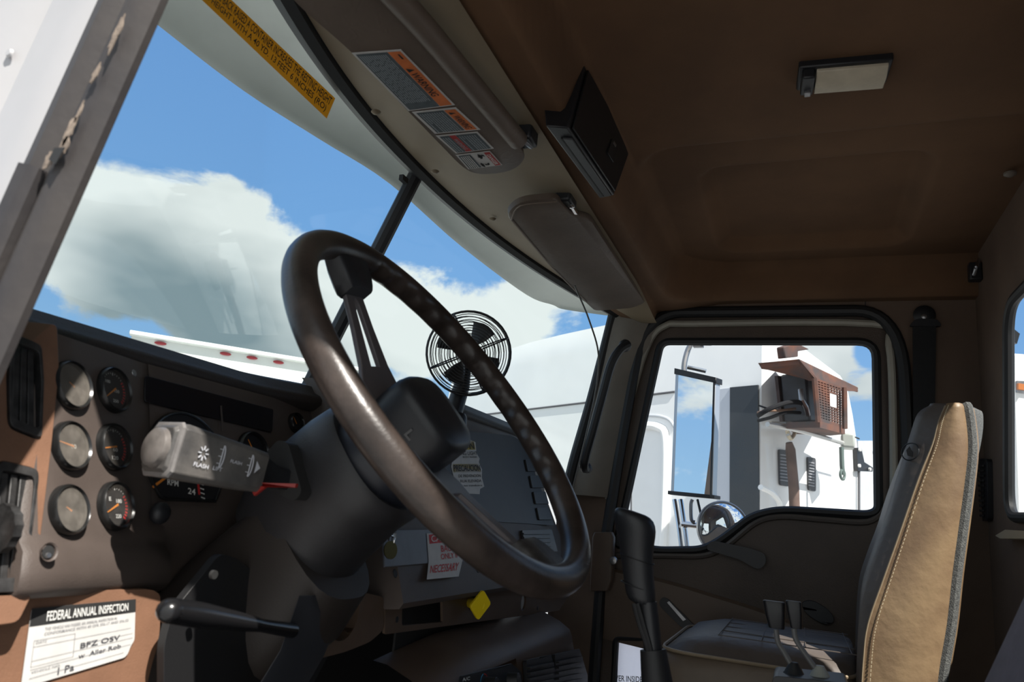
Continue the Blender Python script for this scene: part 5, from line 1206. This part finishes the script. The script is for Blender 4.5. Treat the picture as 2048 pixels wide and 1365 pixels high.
# side details: seam, raised door moulding, dark extender and its pale strip
MB().tube([ts(900, 838, .004), ts(1220, 800, .004), ts(1350, 784, .004)], .012, 6).build('panel_seam', mat('seam_grey', (.12, .12, .13), .6), tk)
MB().tube(catmull([ts(1240, 858, .01), ts(1290, 852, .01), ts(1318, 856, .01), ts(1331, 875, .01), ts(1332, 960, .01), ts(1326, 1120, .01)], 4), .045, 10).build('door_moulding', M_wpaint, tk)
MB().tube(catmull([ts(1240, 838, .0), ts(1300, 832, .0), ts(1335, 838, .0), ts(1350, 856, .0)], 4), .018, 8).build('door_moulding', mat('paint_grey', (.5, .52, .55), .4), tk)
MB().tube(catmull([ts(1245, 960, .0), ts(1256, 962, .0), ts(1262, 975, .0), ts(1262, 1110, .0)], 4), .010, 6).build('hatch_line', MATS['seam_grey'], tk)
MB().prism([ts(1462, 776, .01), ts(1518, 771, .01), ts(1520, 1200, .01), ts(1461, 1200, .01)], -TU * .02).build('side_extender', mat('extender_dark', (.035, .038, .042), .3), tk)
MB().prism([ts(1436, 780, .005), ts(1461, 777, .005), ts(1460, 1200, .005), ts(1434, 1200, .005)], -TU * .012).build('extender_strip', mat('strip_bluegrey', (.55, .58, .64), .4), tk)
MB().prism([tb(1715, 940, .02), tb(1717, 940, .02), tb(1717, 1250, .02), tb(1715, 1250, .02)], -TS * .02).build('corner_trim', MATS['seam_grey'], tk)
# louvered vents on the rear wall
for (x0_, y0_, x1_, y1_) in ((1559, 899, 1579, 974), (1616, 914, 1632, 984)):
    lv_ = MB().prism(rounded([tb(x0_, y0_, .02), tb(x1_, y0_ + 3, .02), tb(x1_, y1_, .02), tb(x0_ + 2, y1_ - 3, .02)], .03, 3), TS * .02).build('louvre_vent', mat('louvre_dark', (.05, .05, .055), .5), tk)
    for k in range(9):
        y = y0_ + 10 + k * (y1_ - y0_ - 18) / 9; MB().prism([tb(x0_ + 3, y, .03), tb(x1_ - 3, y + 2, .03), tb(x1_ - 3, y + 4, .03), tb(x0_ + 3, y + 2, .03)], TS * .01).build('louvre_blade', mat('louvre_grey', (.3, .3, .32), .5), lv_)
# exhaust stack and strap
MB().tube([tb(1578, 886, .15), tb(1581, 900, .15), tb(1588, 980, .15), tb(1596, 1250, .15)], [.03, .045, .048, .05], 12).build('strap_stack', mat('rusty_strap', (.16, .10, .08), .6, var=.4, vscale=3), tk)
bar_ = lambda pts, r, name, m, par=tk: MB().tube(catmull([tb(*p) for p in pts], 5), r, 8).build(name, m, par)
bar_([(1535, 849, .35), (1600, 862, .35), (1690, 888, .35)], .022, 'light_bar', mat('bar_grey', (.55, .55, .54), .35, .5))
bar_([(1541, 848, .3), (1570, 848, .3), (1589, 850, .3), (1590, 865, .3), (1582, 878, .3), (1576, 870, .3)], .018, 'carabiner', mat('brass_metal', (.55, .48, .36), .3, .7))
bar_([(1580, 878, .28), (1574, 862, .28)], .018, 'hook_shank', MATS['brass_metal'])
MB().box(tb(1695, 884, .35), (.22, .12, .14)).build('junction_box', mat('box_greygreen', (.38, .40, .37), .5), tk, bevel=.02)
bar_([(1683, 895, .36), (1684, 930, .36), (1686, 950, .36)], .022, 'hanging_cord', mat('cord_green', (.10, .14, .13), .7))
MB().tube(circ(tb(1685, 950, .36), -TS, .045, 14), .014, 6, closed=True).build('cord_plug', MATS['cord_green'], tk)
bar_([(1521, 975, .2), (1545, 988, .2), (1560, 1010, .2), (1564, 1060, .2)], .025, 'grab_rail', M_wpaint)
bar_([(1660, 860, .3), (1690, 868, .3), (1718, 878, .3)], .008, 'cable_line', M_blkp)
# rusty equipment cage bolted to the rear wall
ac = thing('equipment_cage', 'rusty slatted steel equipment box with hood mounted on the white truck', 'equipment box', tb(1600, 850, .5))
M_rust = mat('rust', (.16, .06, .035), .85, col2=(.055, .045, .045), vscale=3.5, bump=.5, bscale=12)
M_rustd = mat('rust_dark', (.05, .035, .035), .8, var=.4, vscale=4)
def tq(px, py, k): return tb(px, py, k)
KF = .85
# front (grille) face lies away from the wall; side face opens to the hoses
A1_, B1_, C1_, D1_ = tb(1628, 755, KF), tb(1689, 775, KF), tb(1689, 857, KF), tb(1640, 845, KF)
bxo = [tb(1524, 725, .02), tb(1600, 720, KF), tb(1640, 757, KF), tb(1648, 850, KF), tb(1572, 845, .05), tb(1560, 800, .02)]
def hexa(mb, f, b): return mb.add(f + b, [tuple(range(len(f))), tuple(range(2 * len(f) - 1, len(f) - 1, -1))] + [(i, (i + 1) % len(f), (i + 1) % len(f) + len(f), i + len(f)) for i in range(len(f))])
g0 = [tb(1631, 757, KF), tb(1690, 776, KF - .05), tb(1690, 858, KF - .05), tb(1636, 842, KF)]
Qg = Quad(*g0, .0)
gm_ = MB(); holes = []
for i in range(9):
    for j in range(15):
        u0, v0 = .07 + i * .098, .05 + j * .060
        if 4 <= i <= 6 and 3 <= j <= 8: continue
        holes.append([Qg.p(u0, v0, 0), Qg.p(u0 + .070, v0, 0), Qg.p(u0 + .070, v0 + .028, 0), Qg.p(u0, v0 + .028, 0)])
holes.append([Qg.p(.46, .24, 0), Qg.p(.74, .24, 0), Qg.p(.74, .56, 0), Qg.p(.46, .56, 0)])
gn_ = (g0[1] - g0[0]).cross(g0[3] - g0[0]).normalized()
gm_.prism(g0, gn_ * .012, holes).build('grille_face', M_rust, ac)
# hood roof, bottom tray, back plate, frame posts
r_f = [tb(1523, 724, .30), tb(1597, 719, KF + .1), tb(1716, 776, KF - .1), tb(1714, 782, KF - .1), tb(1632, 760, KF + .05), tb(1528, 736, .30)]
hood = [tb(1522, 726, .45), tb(1598, 718, .75), tb(1716, 775, .80), tb(1690, 768, .3), tb(1560, 728, .05)]
MB().prism(hood, V((0, 0, -.045))).build('hood', M_rust, ac, bevel=.008)
hs = [tb(1598, 719, .76), tb(1716, 776, .81), tb(1715, 783, .81), tb(1690, 782, .81), tb(1632, 760, .80)]
MB().prism(hs, TS * .02).build('hood_flange', M_rust, ac)
MB().prism([tb(1523, 726, .46), tb(1599, 719, .76), tb(1634, 758, .80), tb(1626, 762, .78), tb(1585, 745, .65), tb(1530, 738, .46)], TS * .03).build('hood_cheek', M_rust, ac)
MB().prism([tb(1572, 845, .40), tb(1640, 843, KF), tb(1690, 857, KF - .05), tb(1660, 862, .2), tb(1590, 858, .1)], V((0, 0, -.05))).build('bottom_tray', M_rust, ac)
MB().prism([tb(1555, 752, .12), tb(1612, 756, .12), tb(1618, 856, .12), tb(1566, 850, .12)], TS * .03).build('back_plate', M_rustd, ac)
bx2 = [tb(1560, 750, .14), tb(1606, 756, .14), tb(1612, 848, .14), tb(1568, 846, .14)]
MB().prism(bx2, -TS * .25).build('machine_body', mat('machine_black', (.016, .018, .024), .5, var=.5, vscale=4), ac, bevel=.02)
for (xa, ya, xb, yb) in ((1629, 757, 1637, 845), (1689, 776, 1690, 858)): MB().tube([tb(xa, ya, KF), tb(xb, yb, KF)], .022, 6).build('corner_post', M_rust, ac)
MB().tube([tb(1601, 780, .6), tb(1603, 800, .62), tb(1612, 815, .6), tb(1616, 830, .55)], .020, 10).build('fitting', M_steel, ac)
# little cowl on top
MB().prism([tb(1568, 694, .55), tb(1571, 717, .55), tb(1597, 714, .55), tb(1597, 703, .55), tb(1620, 699, .55), tb(1600, 689, .55), tb(1585, 688, .55)], TS * .07).build('exhaust_cowl', M_rust, ac, bevel=.01)
# hoses from the truck corner into the cage
for i, pts in enumerate([[(1516, 832, .45), (1540, 818, .55), (1575, 806, .6), (1602, 806, .6), (1610, 815, .5)], [(1516, 842, .4), (1540, 836, .5), (1570, 826, .55), (1600, 826, .55)], [(1516, 826, .4), (1535, 822, .5), (1560, 822, .5), (1590, 818, .5)], [(1519, 812, .3), (1530, 816, .4), (1540, 819, .4)]]):
    h_ = MB().tube(catmull([tb(*p) for p in pts], 6), [.020, .014, .012, .008][i], 8).build('hose', mat('hose_black', (.02, .02, .022), .9, spec=.1) if i != 2 else mat('hose_brown', (.2, .12, .08), .6))
    tag(h_, ['thick black hose looping into the rusty cage', 'lower black hose running to the rusty cage', 'brown hose between the two black hoses', 'thin wire at the truck corner above the hoses'][i], 'hose')
# grey trailer beyond, with triangular bracket
tr = thing('grey_trailer', 'light grey trailer wall showing beyond the white truck through the passenger window', 'trailer', tb(1740, 1000, -1.2) + V((0, 0, -1.5)))
GYp = -1.2
MB().prism([tb(1716, 882, GYp), tb(1800, 882, GYp), tb(1800, 1300, GYp), tb(1716, 1300, GYp)], TS * .1).build('wall', mat('grey_wall', (.50, .51, .52), .5, var=.05), tr)
MB().prism([tb(1714, 896, .05), tb(1723, 897, .05), tb(1729, 925, .05), tb(1746, 936, .05), tb(1745, 944, .05), tb(1716, 943, .05)], TS * .04).build('bracket', M_rubm if False else M_blk, tr)
for p_ in ((1718, 900), (1717, 932), (1738, 939)): MB().lathe([(.001, .02), (.018, .02), (.018, 0)], tb(*p_, .06), -TS, 10).build('bolt', M_white, tr)
MB().lathe([(.001, .03), (.03, .03), (.03, 0)], tb(1747, 906, -.45), -TS, 10).build('rivet', M_steel, tr)

# white box trailer ahead, seen over the dash
TQ = V((4.62, 7.20, 0)); 
hdv = rdir(265, 665); hdv = hdv / sqrt(hdv.x ** 2 + hdv.y ** 2); D_ = 9.2; TQ = CAM + hdv * D_
bu = V((cos(radians(45)), -sin(radians(45)), 0)); bs_ = V((sin(radians(45)), cos(radians(45)), 0))
bt = thing('box_trailer', 'white box trailer parked ahead with red marker lights along its top rail', 'trailer', (TQ.x, TQ.y, -1.15))
def bq(px, py, k=0): return at(px, py, TQ - bs_ * k, bs_)
W2 = 2.6; M_trl = mat('trailer_white', (.80, .82, .80), .45, var=.04, vscale=3)
z0 = TQ.z
MB().add([V((p.x, p.y, z)) for z in (-.2, z0 - .30) for p in (TQ, TQ + bu * W2, TQ + bu * W2 + bs_ * 9, TQ + bs_ * 9)], [(0, 1, 2, 3), (4, 5, 6, 7), (0, 1, 5, 4), (1, 2, 6, 5), (2, 3, 7, 6), (3, 0, 4, 7)]).build('body', M_trl, bt)
MB().box(TQ + bu * W2 / 2 + bs_ * 4.48 + V((0, 0, -.15)), (W2, 9, .30), (bu, bs_, V((0, 0, 1)))).build('roof_rail', M_trl, bt, bevel=.01)
for a, t_, nm in ((-.02, .05, 'top_lip'), (-.34, .09, 'lower_rail')):
    MB().box(TQ + bu * W2 / 2 + V((0, 0, a)) - bs_ * .05, (W2 + .04, .12, t_), (bu, bs_, V((0, 0, 1)))).build(nm, M_trl, bt, bevel=.01)
for (x, y) in ((321, 687), (451, 708), (504, 716), (557, 725), (688, 744)):
    c = bq(x, y, .03); l_ = MB().ball((0, 0, 0), (1, 1, 1), 14); l_.v = [c + bu * p.x * .065 + bs_ * p.y * .02 + V((0, 0, p.z * .022)) for p in l_.v]
    l_.build('marker_light', mat('marker_red', (.35, .03, .04), .3), bt)
for dx in (.55, 1.3, 2.0):
    MB().box(TQ + bu * dx + V((0, 0, -1.2)) - bs_ * .02, (.012, .02, 1.5), (bu, bs_, V((0, 0, 1)))).build('door_seam', MATS['seam_grey'], bt)

# vehicle seen through the rear window
rt = thing('rear_vehicle', 'white vehicle with an orange lamp seen through the rear window', 'vehicle', ad_(2060, 900, 7.5) + V((0, 0, -2.2)))
RD = 7.5
q0 = [ad_(2028, 705, RD), ad_(2160, 715, RD), ad_(2160, 1150, RD), ad_(2033, 1150, RD)]
qn = FW.copy(); qn.z = 0; qn.normalize()
MB().prism([ad_(2026, 706, RD), ad_(2160, 716, RD), ad_(2160, 1150, RD), ad_(2040, 1150, RD)], qn * .6).build('body', M_wpaint, rt, bevel=.03)
MB().prism([ad_(2034, 762, RD - .02), ad_(2070, 764, RD - .02), ad_(2070, 790, RD - .02), ad_(2034, 785, RD - .02)], qn * .02).build('lamp_plate', M_steel, rt)
MB().prism([ad_(2037, 767, RD - .05), ad_(2052, 769, RD - .05), ad_(2052, 781, RD - .05), ad_(2037, 779, RD - .05)], qn * .03).build('orange_lamp', mat('lamp_orange', (.6, .2, .06), .3), rt)
MB().prism([ad_(2024, 655, RD), ad_(2040, 668, RD), ad_(2034, 688, RD), ad_(2026, 684, RD)], qn * .05).build('dark_fitting', M_blk, rt)
